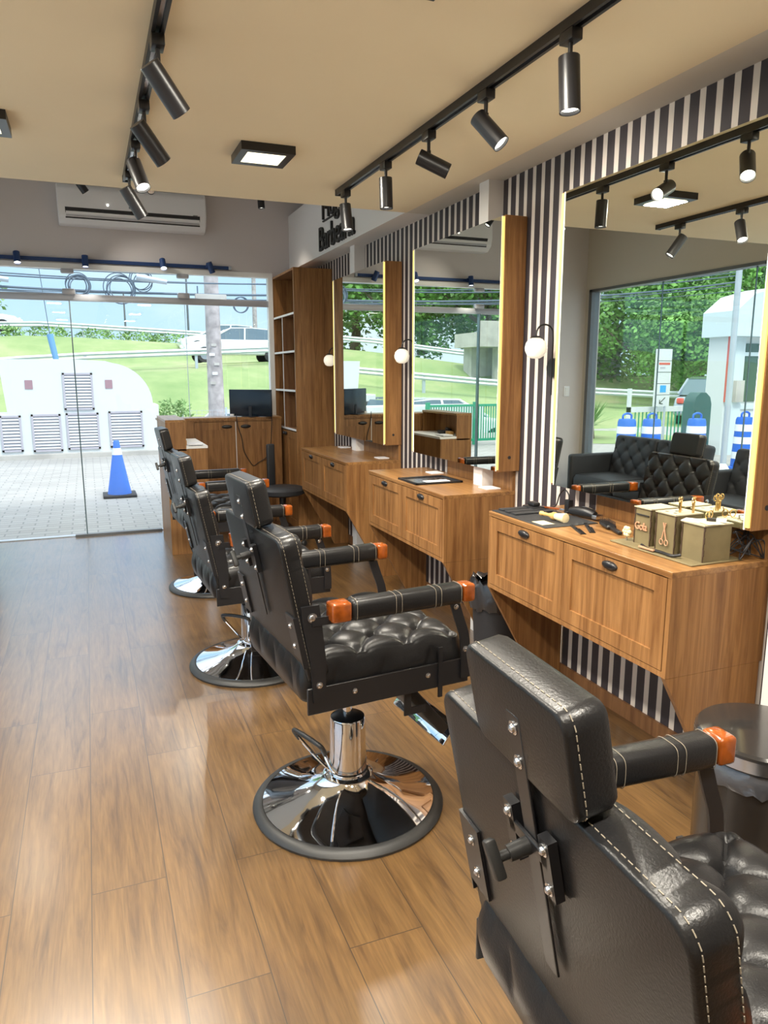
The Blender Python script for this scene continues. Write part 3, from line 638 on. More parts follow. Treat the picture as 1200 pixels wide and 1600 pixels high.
# ================================================================ BARBER CHAIR
def round_grid(w, h, nx, ny, corner):
    """grid points of a rounded rectangle"""
    pts = []
    for j in range(ny+1):
        row = []
        for i in range(nx+1):
            x = -w/2+w*i/nx; y = -h/2+h*j/ny
            cx = w/2-corner; cy = h/2-corner; ax = abs(x)-cx; ay = abs(y)-cy
            if ax > 0 and ay > 0:
                k = max(ax, ay)/math.hypot(ax, ay); ax *= k; ay *= k
                x = math.copysign(cx+ax, x); y = math.copysign(cy+ay, y)
            row.append((x, y))
        pts.append(row)
    return pts
def pad(w, h, t, edge, corner, nx, ny, tuft=None, depth=.018, dome=.0, pleat=False):
    """a cushion lying in xy with its face towards +z; tuft = diamond pitch (x, y)"""
    b = MB(); g = round_grid(w, h, nx, ny, corner); top = []
    for row in g:
        r_ = []
        for (x, y) in row:
            dx = min(w/2-abs(x), h/2-abs(y)); dx = max(dx, 0)
            # distance to the rounded corner
            ax = abs(x)-(w/2-corner); ay = abs(y)-(h/2-corner)
            if ax > 0 and ay > 0: dx = max(0, corner-math.hypot(ax, ay))
            e = 1 if dx >= edge else math.sqrt(max(0, 1-((edge-dx)/edge)**2))
            z = t-edge+edge*e + dome*(1-(2*x/w)**2)*(1-(2*y/h)**2)
            if tuft:
                u = x/tuft[0]+y/tuft[1]; v = x/tuft[0]-y/tuft[1]
                p = (abs(math.sin(PI*u))*abs(math.sin(PI*v)))**.32
                q = math.exp(-((math.sin(PI*u))**2+(math.sin(PI*v))**2)*5)
                fade = min(1, dx/(edge*1.6)+.25)
                z -= depth*((1-p)*.75+q*.6)*fade
            r_.append(b.bm.verts.new((x, y, z)))
        top.append(r_)
    for j in range(ny):
        for i in range(nx): b.bm.faces.new((top[j][i], top[j][i+1], top[j+1][i+1], top[j+1][i]))
    loop = [top[0][i] for i in range(nx)]+[top[j][nx] for j in range(ny)]+[top[ny][nx-i] for i in range(nx)]+[top[ny-j][0] for j in range(ny)]
    prev = loop; eb = min(edge*.5, t*.3)
    if pleat:
        N = 7
        for k in range(1, N+1):
            f = k/(N+1); cur = []
            for v in loop:
                x, y = v.co.x, v.co.y
                on_x = abs(abs(x)-w/2) < 1e-4; s_ = y if on_x else x
                q = (abs(math.sin(PI*(s_/tuft[0]+.22*f))))**.4; q = 1-(1-q)*math.sin(PI*min(1, f*1.1+.0))*1.0
                bulge = .010*math.sin(PI*f)
                d = bulge-.013*(1-q)
                nrm = (math.copysign(1, x), 0) if on_x else (0, math.copysign(1, y))
                if abs(x) > w/2-corner and abs(y) > h/2-corner: d = bulge; L_ = math.hypot(x, y); nrm = (x/L_, y/L_)
                cur.append(b.bm.verts.new((x+nrm[0]*d, y+nrm[1]*d, v.co.z+(eb-v.co.z)*f)))
            L = len(loop)
            for i in range(L): b.bm.faces.new((prev[i], prev[(i+1) % L], cur[(i+1) % L], cur[i]))
            prev = cur
    for k in range(1, 5):
        if k == 1: zz, ins = eb, 0
        else:
            a = PI/2*(k-1)/3; zz = eb*(1-math.sin(a)); ins = eb*(1-math.cos(a))
        cur = []
        for v in loop:
            s1 = 1-2*ins/w; s2 = 1-2*ins/h
            cur.append(b.bm.verts.new((v.co.x*s1, v.co.y*s2, zz)))
        L = len(loop)
        for i in range(L): b.bm.faces.new((prev[i], prev[(i+1) % L], cur[(i+1) % L], cur[i]))
        prev = cur
    b.bm.faces.new(prev[::-1])
    return b
def frame_mtx(origin, fwd, up):
    """local z -> fwd (cushion face), local y -> up, local x -> up x fwd"""
    f = Vector(fwd).normalized(); u = Vector(up).normalized(); x = u.cross(f).normalized(); u = f.cross(x)
    m = Matrix((x, u, f)).transposed().to_4x4(); m.translation = Vector(origin); return m
def bake(b, mtx):
    for v in b.bm.verts: v.co = mtx @ v.co
    return b
def stitches(w, h, corner, z, mtx, pitch=.012, ins=.006):
    """dashed thread round a cushion's rim"""
    b = MB(); g = []
    hw = w/2-ins; hh = h/2-ins; c = corner
    def arc(cx, cy, a0):
        return [(cx+c*math.cos(a0+PI/2*i/8), cy+c*math.sin(a0+PI/2*i/8)) for i in range(9)]
    path = arc(hw-c, hh-c, 0)+arc(-hw+c, hh-c, PI/2)+arc(-hw+c, -hh+c, PI)+arc(hw-c, -hh+c, 3*PI/2); path.append(path[0])
    d = 0; nxt = 0
    for p, q in zip(path, path[1:]):
        L = math.hypot(q[0]-p[0], q[1]-p[1])
        while nxt < d+L:
            f = (nxt-d)/max(L, 1e-6); x = p[0]+(q[0]-p[0])*f; y = p[1]+(q[1]-p[1])*f
            tx, ty = (q[0]-p[0])/L, (q[1]-p[1])/L
            b.box(-pitch*.32, pitch*.32, -.0006, .0006, -.0006, .0006, mtx=mtx @ Matrix.Translation((x, y, z)) @ Matrix(((tx, -ty, 0, 0), (ty, tx, 0, 0), (0, 0, 1, 0), (0, 0, 0, 1))))
            nxt += pitch
        d += L
    return b
def bolt(parent, p, nrm, r=.007, name='bolt'):
    nrm = Vector(nrm).normalized(); m = MB(); q = nrm.to_track_quat('Z', 'Y').to_matrix().to_4x4(); q.translation = Vector(p)
    m.lathe([(r*1.5, 0), (r*1.5, .0015), (r, .002), (r*.85, .005), (r*.4, .0068), (0, .007)], n=12); bake(m, q)
    return m.build(name, 'steel', parent)
def make_chair():
    t = thing('barber_chair', 'x', 'barber chair', (0, 0, 0), 0, 'black tufted barber chairs along the mirrors')
    F = .43
    # base
    MB().lathe([(.28, .0), (.335, .0), (.338, .010), (.330, .020), (.312, .028), (.304, .028), (.302, .018)], n=64).build('rubber_ring', 'rubber', t)
    MB().lathe([(.305, .018), (.302, .028), (.27, .036), (.20, .052), (.14, .074), (.10, .098), (.088, .112), (.085, .116)], n=72).build('base_plate', 'chrome', t)
    MB().lathe([(.088, .106), (.088, .116), (.080, .122), (.066, .126), (.072, .134), (.066, .136)], n=40).build('collar', 'chrome', t)
    MB().lathe([(.066, .13), (.061, .322), (.059, .328)], n=40).build('column', 'chrome', t)
    MB().lathe([(.059, .327), (.045, .333), (.02, .336), (0, .336)], n=32).build('column_cap', 'black', t)
    MB().lathe([(.016, .33), (.016, .48)], n=20).build('piston', 'chrome', t)
    # pump lever (own origin on the column axis)
    lv = MB(); 
    for s in (-1, 1): lv.tube(smoothpts([(-.055, .012*s, .125), (-.10, .03*s, .18), (-.165, .075*s, .285)]), .0055, 8)
    lv.cyl((-.055, -.02, .125), (-.055, .02, .125), .009)
    lv = lv.build('pump_lever', 'chrome', t)
    MB().tube(smoothpts([(-.155, -.072, .268), (-.168, -.077, .292), (-.178, -.066, .308), (-.182, 0, .314), (-.178, .066, .308), (-.168, .077, .292), (-.155, .072, .268)], 5), .0085, 10).build('grip', 'rubber', lv)
    # seat frame
    m = MB()
    for s in (-1, 1): m.box(-.245, .325, .290*s-.004, .290*s+.004, F, F+.085, .002, 1)
    m.box(-.235, .31, -.287, .287, F+.03, F+.045); m.box(.305, .322, -.287, .287, F+.01, F+.07); m.box(-.08, .08, -.08, .08, F+.005, F+.03)
    fr = m.build('seat_frame', 'black', t)
    for s in (-1, 1):
        for x in (-.09, .17): bolt(fr, (x, .294*s, F+.05), (0, s, 0), .006)
    # seat cushion
    b = pad(.565, .552, .155, .04, .03, 110, 110, (.165, .165), .040, .016, True)
    bake(b, Matrix.Translation((.03, 0, F+.025))); st = b.build('seat', 'leather', t)
    # backrest: leaning back
    top = Vector((-.280, 0, .985)); bot = Vector((-.192, 0, .53)); up = (top-bot).normalized(); fwd = Vector((up.z, 0, -up.x)); Hb = (top-bot).length
    O = bot+up*Hb/2 - fwd*.045
    mt = frame_mtx(O, fwd, up); b = pad(.585, Hb, .072, .014, .035, 84, 76, (.15, .15), .026, .012); bake(b, mt); bk = b.build('backrest', 'leather', t)
    stitches(.585, Hb, .035, .012, mt, ins=-.0005).build('stitching', 'stitch', bk)
    stitches(.585, Hb, .035, .054, mt, ins=-.0005).build('stitching', 'stitch', bk)
    # headrest
    Hh = .145; O2 = O+up*(Hb/2+Hh/2+.004)-fwd*.010
    mt2 = frame_mtx(O2, fwd, up); b = pad(.255, Hh, .062, .012, .022, 40, 24, None, 0, .004); bake(b, mt2); hd = b.build('headrest', 'leather', t)
    stitches(.255, Hh, .022, .014, mt2, ins=-.0005).build('stitching', 'stitch', hd)
    # slotted rail on the back
    def back_box(u0, u1, v0, v1, d0, d1, bev=.001):
        b = MB(); b.box(u0, u1, v0, v1, d0, d1, bev, 1, mtx=mt); return b
    zb = -.007
    rl = back_box(-.016, .016, Hb/2-.31, Hb/2+.095, zb-.004, zb).build('headrest_rail', 'black', t)
    for v in (Hb/2+.075, Hb/2+.025): bolt(rl, mt @ Vector((0, v, zb-.004)), -fwd, .0065)
    m = back_box(-.05, .05, Hb/2-.105, Hb/2-.085, zb-.010, zb-.004); m.box(-.058, -.034, Hb/2-.15, Hb/2-.06, zb+.004, zb-.010, mtx=mt); m.box(.034, .058, Hb/2-.15, Hb/2-.06, zb+.004, zb-.010, mtx=mt)
    cl = m.build('rail_clamp', 'black', t)
    for u, v in ((-.046, Hb/2-.075), (-.046, Hb/2-.135), (.046, Hb/2-.075), (.046, Hb/2-.135)): bolt(cl, mt @ Vector((u, v, zb-.010)), -fwd, .006)
    m = MB(); p = mt @ Vector((0, Hb/2-.10, zb-.010)); m.cyl(p, p-fwd*.03, .012, .011, 16); m.cyl(p-fwd*.03, p-fwd*.045, .007, .007, 12)
    kb = MB(); kb.box(-.009, .009, -.026, .026, -.008, .008, .004, 2, mtx=frame_mtx(p-fwd*.05, fwd, (up+Vector((0, .5, 0))).normalized()))
    kn = m.build('clamp_knob', 'rubber', t); kb.build('knob_wing', 'rubber', kn)
    # side hinges, uprights, arms
    hz = .735; hp = bot+up*((hz-bot.z)/up.z)
    for s in (-1, 1):
        m = MB(); yb = .268*s
        # bracket wrapping the back corner
        m.box(-.289 if s < 0 else .222, -.222 if s < 0 else .289, -Hb/2+.085, -Hb/2+.225, -.006, -.0005, mtx=mt)
        m.box(-.293 if s < 0 else .289, -.289 if s < 0 else .293, -Hb/2+.06, -Hb/2+.225, -.006, .06, mtx=mt)
        br = m.build('back_bracket', 'black', t)
        for v in (-Hb/2+.125, -Hb/2+.19): bolt(br, mt @ Vector((-.252 if s < 0 else .252, v, -.006)), -fwd, .0065)
        pts = [(-.228, .47), (-.190, .47), (-.186, .60), (-.198, .72), (-.205, .775), (-.262, .775), (-.258, .72), (-.236, .60)]
        u = MB().prism(pts, 'y', .298*s-.003, .298*s+.003).build('upright', 'black', t)
        bolt(u, (-.228, .301*s, .738), (0, s, 0), .010); bolt(u, (-.209, .301*s, .525), (0, s, 0), .007)
        m = MB(); m.box(-.23, -.06, .303*s-.002, .303*s+.002, .712, .738); m.build('arm_strut', 'black', t)
        # arm rest
        ya = .308*s; za = .750
        def sect(x0, x1, w, h, r, nm, mtl, par):
            b = MB(); b.box(x0, x1, ya-w/2, ya+w/2, za-h/2, za+h/2, r, 3); return b.build(nm, mtl, par)
        ar = sect(-.115, .278, .064, .066, .020, 'armrest', 'leather', t)
        for x in (.03, .05, .17, .19, -.10, .264):
            q = MB(); lp = []
            for k in range(28):
                a = 2*PI*k/28; sx = math.copysign(abs(math.cos(a))**.5, math.cos(a)); sz = math.copysign(abs(math.sin(a))**.5, math.sin(a)); lp.append((x, ya+.0325*sx, za+.0335*sz))
            q.tube(lp, .0008, 5, True).build('stitching', 'stitch', ar)
        sect(-.178, -.114, .058, .060, .009, 'rear_cap', 'capwood', ar); sect(.277, .320, .058, .060, .009, 'front_cap', 'capwood', ar)
        # front post, curved strip
        cp = smoothpts([(.262, .715), (.280, .66), (.300, .60), (.308, .52), (.308, .45)], 4)
        cp = [(p.x, p.y) for p in [Vector((a[0], a[1], 0)) for a in cp]]
        poly = [(x-.018, z) for x, z in cp]+[(x+.018, z) for x, z in cp][::-1]
        po = MB().prism(poly, 'y', .301*s-.003, .301*s+.003).build('arm_post', 'black', t)
        bolt(po, (.266, .304*s, .70), (0, s, 0), .006); bolt(po, (.305, .304*s, .55), (0, s, 0), .007)
        sp = MB().box(.205, .220, .300*s-.003, .300*s+.003, F-.03, F+.14).build('side_strip', 'black', t)
    # leg rest folded under the front
    m = MB(); a = Vector((.13, 0, F-.01)); b_ = Vector((.31, 0, .20)); d = (b_-a).normalized(); nn = Vector((d.z, 0, -d.x))
    lm = frame_mtx((a+b_)/2, -nn if nn.x < 0 else nn, -d)
    q = MB(); q.box(-.20, .20, -.13, .13, -.02, .02, .008, 2, mtx=lm); lr = q.build('leg_rest', 'leather', t)
    for s in (-1, 1):
        q = MB(); q.prism([(.10, F+.01), (.125, F+.01), (.125, F-.065), (.18, F-.065), (.18, F-.09), (.10, F-.09)], 'y', .262*s-.003, .262*s+.003); q.build('leg_rest_bracket', 'black', t)
    q = MB(); q.box(-.19, .19, -.005, .005, -.045, .045, .004, 2, mtx=Matrix.Translation((.325, 0, .185)) @ Matrix.Rotation(PI/2, 4, 'Z') @ Matrix.Rotation(PI/2-.9, 4, 'X')); q.build('foot_plate', 'chrome', lr)
    return t
chair0 = make_chair()
BASE = ('rubber_ring', 'base_plate', 'collar', 'column', 'column_cap', 'pump_lever', 'piston')
chairs = [(.822, .722, -2.8, .010, 20, 'nearest barber chair, seen from behind at the lower right'),
          (.764, 2.255, 5, .062, 15, 'second nearest barber chair, on a wide chrome base in the middle'),
          (.725, 3.66, 3, -.005, 45, 'third barber chair from the viewer, before the middle counter'),
          (.775, 5.20, 3, .02, 45, 'farthest barber chair, beside the reception desk')]
for i, (x, y, rz, lift, la, lb) in enumerate(chairs):
    c = copy_tree(chair0) if i < 3 else chair0
    c.location = (x, y, 0); c.rotation_euler = (0, 0, math.radians(rz)); c['label'] = lb
    for ch in c.children if i == 3 else [k for k in bpy.data.objects if k.parent == c]:
        nm = ch.name.split('.')[0]
        if nm == 'pump_lever': ch.rotation_euler = (0, 0, math.radians(la))
        elif nm not in BASE: ch.location = (.003 if i == 1 else 0, .036 if i == 1 else 0, lift)

# ================================================================ ON THE NEAR COUNTER
CT = .878
t = thing('tool_mat', 'black leather tool mat on the far end of the nearest counter', 'mat', (1.83, 2.68, CT)); o = t.location
MB(o).box(1.70, 1.965, 2.47, 2.90, CT, CT+.004, .0015, 1).build('mat', 'leather2', t)
MB(o).box(1.72, 1.78, 2.52, 2.60, CT+.004, CT+.0045).build('label_patch', 'bristle', t)
for k in range(3): MB(o).box(1.73+.0*k, 1.93, 2.875-.055*k-.02, 2.875-.055*k+.018, CT+.004, CT+.012, .004).build('strap', 'leather2', t)
t = thing('shaving_brush', 'shaving brush with turned wooden handle lying on the black mat', 'brush', (1.83, 2.60, CT+.004)); o = (0, 0, 0)
m = MB(); m.lathe([(0, 0), (.010, .002), (.011, .012), (.007, .02), (.009, .03), (.007, .045), (.010, .062), (.017, .075), (.018, .086), (.014, .09)], n=24); mt = Matrix.Translation((-.02, .07, .018)) @ Vector((.035, -.17, 0.0)).to_track_quat('Z', 'Y').to_matrix().to_4x4()
bake(m, mt).build('handle', 'tan', t); m = MB(); m.lathe([(.013, .088), (.016, .105), (.022, .145), (.021, .148), (0, .152)], n=24); bake(m, mt).build('bristles', 'bristle', t)
t = thing('charging_stand', 'small black charging stand at the wall end of the mat', 'charger', (1.90, 2.86, CT)); MB().box(-.035, .035, -.045, .045, .0, .018, .006).build('base', 'black', t); MB().box(-.02, .02, -.03, .03, .018, .036, .008).build('cradle', 'black', t)
t = thing('power_adapter', 'black power adapter with curved cord standing on the nearest counter', 'adapter', (1.995, 2.72, CT)); MB().box(-.014, .014, -.016, .016, 0, .062, .004).build('body', 'black', t)
MB().tube(smoothpts([(0, 0, .06), (0, .005, .085), (.01, .05, .10), (.02, .10, .07), (.03, .14, .01), (.01, .16, .004)]), .003, 7).build('cord', 'blackm', t)
t = thing('straight_razor', 'open razor with brown handle between mat and wall', 'razor', (1.965, 2.82, CT)); m = MB(); m.box(-.008, .008, -.05, .04, .006, .014, .003, mtx=Matrix.Rotation(.5, 4, 'Z')); m.build('handle', 'capwood', t)
MB().box(-.006, .006, -.13, -.045, .004, .012, .001, mtx=Matrix.Rotation(.5, 4, 'Z')).build('blade', 'steel', t)
t = thing('hair_clipper', 'black hair clipper with silver rim lying near the mirror', 'clipper', (1.985, 2.60, CT), math.radians(-82))
m = MB(); m.tube(smoothpts([(-.075, 0, .020), (-.03, 0, .025), (.03, 0, .026), (.07, 0, .022)], 4), lambda f: .017+.006*math.sin(PI*f), 14); m.build('body', 'black', t)
MB().box(.07, .098, -.022, .022, .010, .028, .003).build('blade', 'steel', t); MB().tube(smoothpts([(-.07, .014, .034), (0, .016, .047), (.06, .014, .040)]), .0025, 6).build('rim', 'chrome', t)
MB().tube(smoothpts([(-.075, 0, .02), (-.11, .0, .006), (-.14, .03, .004), (-.12, .06, .004)]), .003, 6).build('cord', 'blackm', t)
def comb(name, x, y, rz, L, lb):
    t = thing(name, lb, 'comb', (x, y, CT), rz); m = MB(); m.box(-L/2, L/2, -.003, .004, 0, .004)
    for k in range(int(L*.62/.004)): m.box(-L/2+.004*k, -L/2+.004*k+.002, -.020, -.003, .0008, .003)
    m.box(L*.14, L/2, -.012, -.003, 0, .004); m.build('comb_body', 'black', t); return t
comb('hair_comb', 1.80, 2.40, math.radians(68), .17, 'long black comb lying nearest the counter edge')
comb('hair_comb', 1.865, 2.41, math.radians(60), .18, 'long black comb lying beside the black brush')
t = thing('hair_brush', 'black bristle hair brush lying behind the combs', 'brush', (1.93, 2.34, CT), math.radians(70))
MB().box(-.10, .0, -.010, .010, .004, .016, .005).build('handle', 'black', t); MB().box(.0, .10, -.022, .022, .004, .020, .008).build('head', 'black', t)
m = MB()
for a in range(12):
    for b_ in range(5): m.cyl((.008+a*.0078, -.017+b_*.0085, .018), (.008+a*.0078, -.017+b_*.0085, .033), .0012, .0008, 5)
m.build('bristles', 'blackm', t)
# organizer: base board, three boxes
t = thing('tool_organizer', 'grey-brown board organizer with three boxes on the nearest counter', 'organizer', (1.90, 1.98, CT)); o = t.location
MB(o).box(1.795, 2.02, 1.775, 2.185, CT, CT+.006, .002, 1).build('base_board', 'mdf', t)
def jag_box(x0, x1, y0, y1, z0, z1, nm):
    m = MB(o); m.box(x0+.003, x1, y0+.003, y1-.003, z0, z1-.004); k = 6; h = (z1-z0)/k
    q = m.build(nm, 'mdf', t, False)
    e = MB(o)
    for i in range(k):
        dy = .0035 if i % 2 else .001
        e.box(x0+.0005, x0+.0045, y0-dy+.002, y0+.004, z0+i*h, z0+(i+1)*h); e.box(x0+.0005, x0+.0045, y1-.004, y1+dy-.002, z0+i*h, z0+(i+1)*h)
    e.build('finger_joints', 'mdf_edge', q, False)
    MB(o).box(x0-.002, x1+.002, y0-.002, y1+.002, z1-.004, z1).build('lid', 'mdf_top', q, False)
    return q
ZB = CT+.006; ZT = 1.022
b1 = jag_box(1.85, 1.97, 2.035, 2.12, ZB, ZT, 'slot_box'); b2 = jag_box(1.85, 1.97, 1.915, 2.01, ZB, ZT, 'scissor_box'); b3 = jag_box(1.85, 1.972, 1.785, 1.885, ZB, ZT-.012, 'large_box')
MB(o).box(1.8485, 1.8515, 2.045, 2.11, ZT-.03, ZT-.026).build('slot', 'ink', b1, False)
q = wall_text('emblem_letters', 'Gola', 2.112, 2.050, ZB+.055, .028, '', '', x=1.8505, depth=.004, mtl='rose', bold=.01); q.parent = b1; q.matrix_parent_inverse = Matrix.Translation(t.location).inverted()
m = MB(o)  # scissors emblem on the second box
for s in (-1, 1):
    m.tube([(1.847, 1.962+.006*s, ZT-.035), (1.847, 1.962-.010*s, ZB+.045)], .0022, 6)
    cx, cz = 1.962-.012*s, ZB+.033; m.tube([(1.847, cx+.008*math.cos(a*PI/6), cz+.010*math.sin(a*PI/6)) for a in range(12)], .0018, 6, True)
m.build('scissor_emblem', 'rose', b2)
for k, (x, y) in enumerate(((1.875, 1.985), (1.875, 1.945), (1.91, 1.975), (1.94, 1.985))):
    MB(o).cyl((x, y, ZT-.001), (x, y, ZT+.0006), .006, n=14).build('tool_hole', 'ink', b2)
G = 'gold tools standing in the scissor box'
for x, y, lb in ((1.90, 1.95, 'gold scissors upright in the organizer, nearer the box with letters'), (1.935, 1.925, 'gold scissors upright in the organizer, nearer the large box')):
    t2 = thing('scissors', lb, 'scissors', (x, y, ZT+.0008), .4, G)
    m = MB(); m.cyl((-.004, 0, 0), (-.003, 0, .035), .003, .004, 8); m.cyl((.004, 0, 0), (.003, 0, .035), .003, .004, 8); m.sph((0, 0, .030), .006, 10); m.build('blades', 'gold', t2)
    for s in (-1, 1): MB().tube([(s*.008+.006*math.cos(a*PI/6), 0, .045+.010*math.sin(a*PI/6)) for a in range(12)], .002, 6, True).build('finger_ring', 'gold', t2)
t2 = thing('thinning_scissors', 'gold scissors lying on the lid with rings raised, by the light strip', 'scissors', (1.945, 1.862, ZT-.012), .2)
for s in (-1, 1): MB().tube([(s*.013+.011*math.cos(a*PI/8), .003*s, .016+.013*math.sin(a*PI/8)) for a in range(16)], .0022, 6, True).build('finger_ring', 'gold', t2)
MB().tube([(.02, 0, .024), (.026, 0, .04)], .0018, 6).build('finger_rest', 'gold', t2)
for k, (x, y, r, mt_, lb) in enumerate(((1.89, 1.86, .5, 'paper', 'blue and white leaflet on the large organizer box'), (1.90, 1.82, -.2, 'bristle', 'cream card on the large organizer box'))):
    q = MB(); q.box(-.03, .03, -.045, .045, 0, .0012, mtx=Matrix.Translation((x, y, ZT-.0118+.0013*k)) @ Matrix.Rotation(r, 4, 'Z')); tag(q.build('leaflet' if k == 0 else 'card', mt_, smooth=False), lb, 'paper')
t2 = thing('blade_pack', 'small black and white pack on the large organizer box', 'box', (1.93, 1.815, ZT-.009), -.9)
MB().box(-.03, .0, -.010, .010, 0, .010).build('sleeve', 'black', t2, False); MB().box(.0, .03, -.010, .010, 0, .010).build('tray', 'paper', t2, False)
t2 = thing('folding_razor', 'black folding razor lying on the organizer base board', 'razor', (1.81, 1.96, ZB))
m = MB(); m.tube(smoothpts([(.015, .085, .008), (.0, .04, .006), (.005, -.02, .006), (.0, -.08, .007), (.02, -.10, .012)]), .0055, 8); m.build('handle', 'black', t2); MB().box(-.01, .0, .0, .075, .004, .010, .001).build('blade', 'rose', t2)
t2 = thing('pompom_keychain', 'small cream flower ornament beside the lettered box', 'ornament', (1.845, 2.15, ZB))
for k in range(7):
    a = k*2*PI/6; c_ = (0, 0, .035) if k == 6 else (0, .013*math.cos(a), .035+.013*math.sin(a)); MB().sph(c_, .009, 10).build('petal', 'bristle', t2)
MB().cyl((0, 0, 0), (0, 0, .03), .003, n=8).build('stem', 'steel', t2)
t2 = thing('cable_tangle', 'tangle of black cables on the counter behind the organizer', 'cable', (2.03, 1.80, CT))
for k in range(5):
    random.seed(20+k); pts = [(random.uniform(-.06, .06), random.uniform(-.045, .02), random.uniform(.004, .10)) for _ in range(7)]; pts[0] = (.07, -.04, .004); pts[-1] = (.05, .02, .11)
    MB().tube(smoothpts(pts, 8), .0022, 6).build('cable', 'blackm', t2)

# ================================================================ ON THE MIDDLE AND FAR COUNTERS
t = thing('barber_tray', 'flat black and clear tray lying on the middle counter', 'tray', (1.86, 3.90, CT)); o = t.location
m = MB(o); x0, x1, y0, y1 = 1.70, 2.0, 3.75, 4.02; r = .018
m.box(x0, x1, y0, y0+r, CT, CT+.012, .003); m.box(x0, x1, y1-r, y1, CT, CT+.012, .003); m.box(x0, x0+r, y0, y1, CT, CT+.012, .003); m.box(x1-r, x1, y0, y1, CT, CT+.012, .003); m.build('rim', 'black', t)
MB(o).box(x0+r, x1-r, y0+r, y1-r, CT+.001, CT+.004).build('plate', 'steel', t, False); MB(o).box(1.80, 1.95, 3.80, 3.88, CT+.004, CT+.005).build('sheet', 'paper', t, False)
for x, y, lb in ((2.03, 4.20, 'small white card by the striped wall on the middle counter'), (2.03, 3.50, 'small white card at the foot of the pillar on the middle counter'), (2.03, 6.0, 'small white card at the far end of the farthest counter'), (2.03, 5.12, 'small white card at the near end of the farthest counter')):
    q = MB((x, y, CT)); q.box(x-.04, x+.045, y-.05, y+.05, CT, CT+.006, .001); q = q.build('card_stack', 'paper', smooth=False, loc=(x, y, CT)); tag(q, lb, 'card', 'white cards on the counters')

# ================================================================ BINS
t = thing('waste_bin', 'round dark steel waste bin with shiny lid at the right edge', 'bin', (1.56, 1.255, 0))
MB().lathe([(0, .0), (.15, .0), (.152, .02), (.158, .52), (.160, .525), (.150, .525)], n=48).build('bin_body', 'darksteel', t)
MB().lathe([(.158, .548), (.166, .548), (.166, .590), (.160, .597), (.10, .606), (0, .609)], n=48).build('lid', 'darksteel', t)
MB().lathe([(.1665, .552), (.1675, .552), (.1675, .583), (.1665, .583)], n=48).build('lid_band', 'steel', t)
m = MB(); rr = random.Random(3); n_ = 60; rings = []
for k, (r, z) in enumerate(((.150, .555), (.166, .535), (.169, .515), (.165, .495))):
    rings.append([m.bm.verts.new(((r+rr.uniform(-.004, .006))*math.cos(2*PI*i/n_), (r+rr.uniform(-.004, .006))*math.sin(2*PI*i/n_), z+rr.uniform(-.012, .012)*(k == 3)*.6)) for i in range(n_)])
for a, b_ in zip(rings, rings[1:]):
    for i in range(n_): m.bm.faces.new((a[i], a[(i+1) % n_], b_[(i+1) % n_], b_[i]))
m.build('bin_liner', 'clearbag', t)
t = thing('waste_bin', 'small black waste bin with bag between near and middle counters', 'bin', (1.88, 3.14, 0))
MB().lathe([(0, .0), (.105, .0), (.125, .42), (.118, .42)], n=36).build('bin_body', 'blackm', t)
m = MB(); rings = []
for k, (r, z) in enumerate(((.105, .46), (.130, .475), (.142, .44), (.140, .38), (.132, .33))):
    rings.append([m.bm.verts.new(((r+rr.uniform(-.010, .012))*math.cos(2*PI*i/48), (r+rr.uniform(-.010, .012))*math.sin(2*PI*i/48), z+rr.uniform(-.015, .015))) for i in range(48)])
for a, b_ in zip(rings, rings[1:]):
    for i in range(48): m.bm.faces.new((a[i], a[(i+1) % 48], b_[(i+1) % 48], b_[i]))
m.build('bin_liner', 'bag', t)

# ================================================================ WAITING SEATS (seen in the big mirror)
def sofa(y0, y1, lb, cat='sofa', group='black tufted waiting seats along the side window'):
    W_ = y1-y0; t = thing('waiting_sofa' if W_ > 1 else 'waiting_armchair', lb, cat, (-1.13, (y0+y1)/2, 0), 0, group)
    MB().box(-.30, .30, -W_/2+.08, W_/2-.08, .14, .30, .02).build('base', 'leather2', t)
    for s in (-1, 1):
        MB().box(-.34, .32, s*(W_/2)-.04-.04*s, s*(W_/2)+.04-.04*s, .12, .65, .03, 3).build('arm', 'leather2', t)
        for x in (-.27, .26): MB().cyl((x, s*(W_/2-.06), 0), (x, s*(W_/2-.06), .13), .015, .02).build('leg', 'black', t)
    nc = 2 if W_ > 1 else 1; cw = (W_-.17)/nc
    for k in range(nc):
        yc = -W_/2+.085+cw*(k+.5)
        b = pad(.56, cw-.006, .15, .045, .04, 24, 24, None, 0, .012); bake(b, Matrix.Translation((.03, yc, .295))); b.build('seat_cushion', 'leather2', t)
        b = pad(cw-.006, .50, .14, .035, .04, 44, 40, (.19, .19), .024, .01); bake(b, frame_mtx((-.33, yc, .58), (1, 0, .22), (-.22, 0, 1))); b.build('back_cushion', 'leather2', t)
    return t
sofa(5.14, 6.60, 'two-seat black sofa at the far end of the side window, reflected in the big mirror')
sofa(4.10, 4.98, 'black armchair next to the two-seat sofa, reflected in the big mirror', 'armchair')
sofa(3.14, 4.00, 'second black armchair, farther from the sofa, reflected at the mirror edge', 'armchair')
t = thing('potted_plant', 'small leafy potted plant in the corner beside the sofa, reflected in the big mirror', 'plant', (-1.28, 7.0, 0))
MB().lathe([(0, 0), (.08, 0), (.10, .26), (.09, .26), (.085, .24), (0, .24)], n=24).build('pot', 'blackm', t)
m = MB(); rr = random.Random(5)
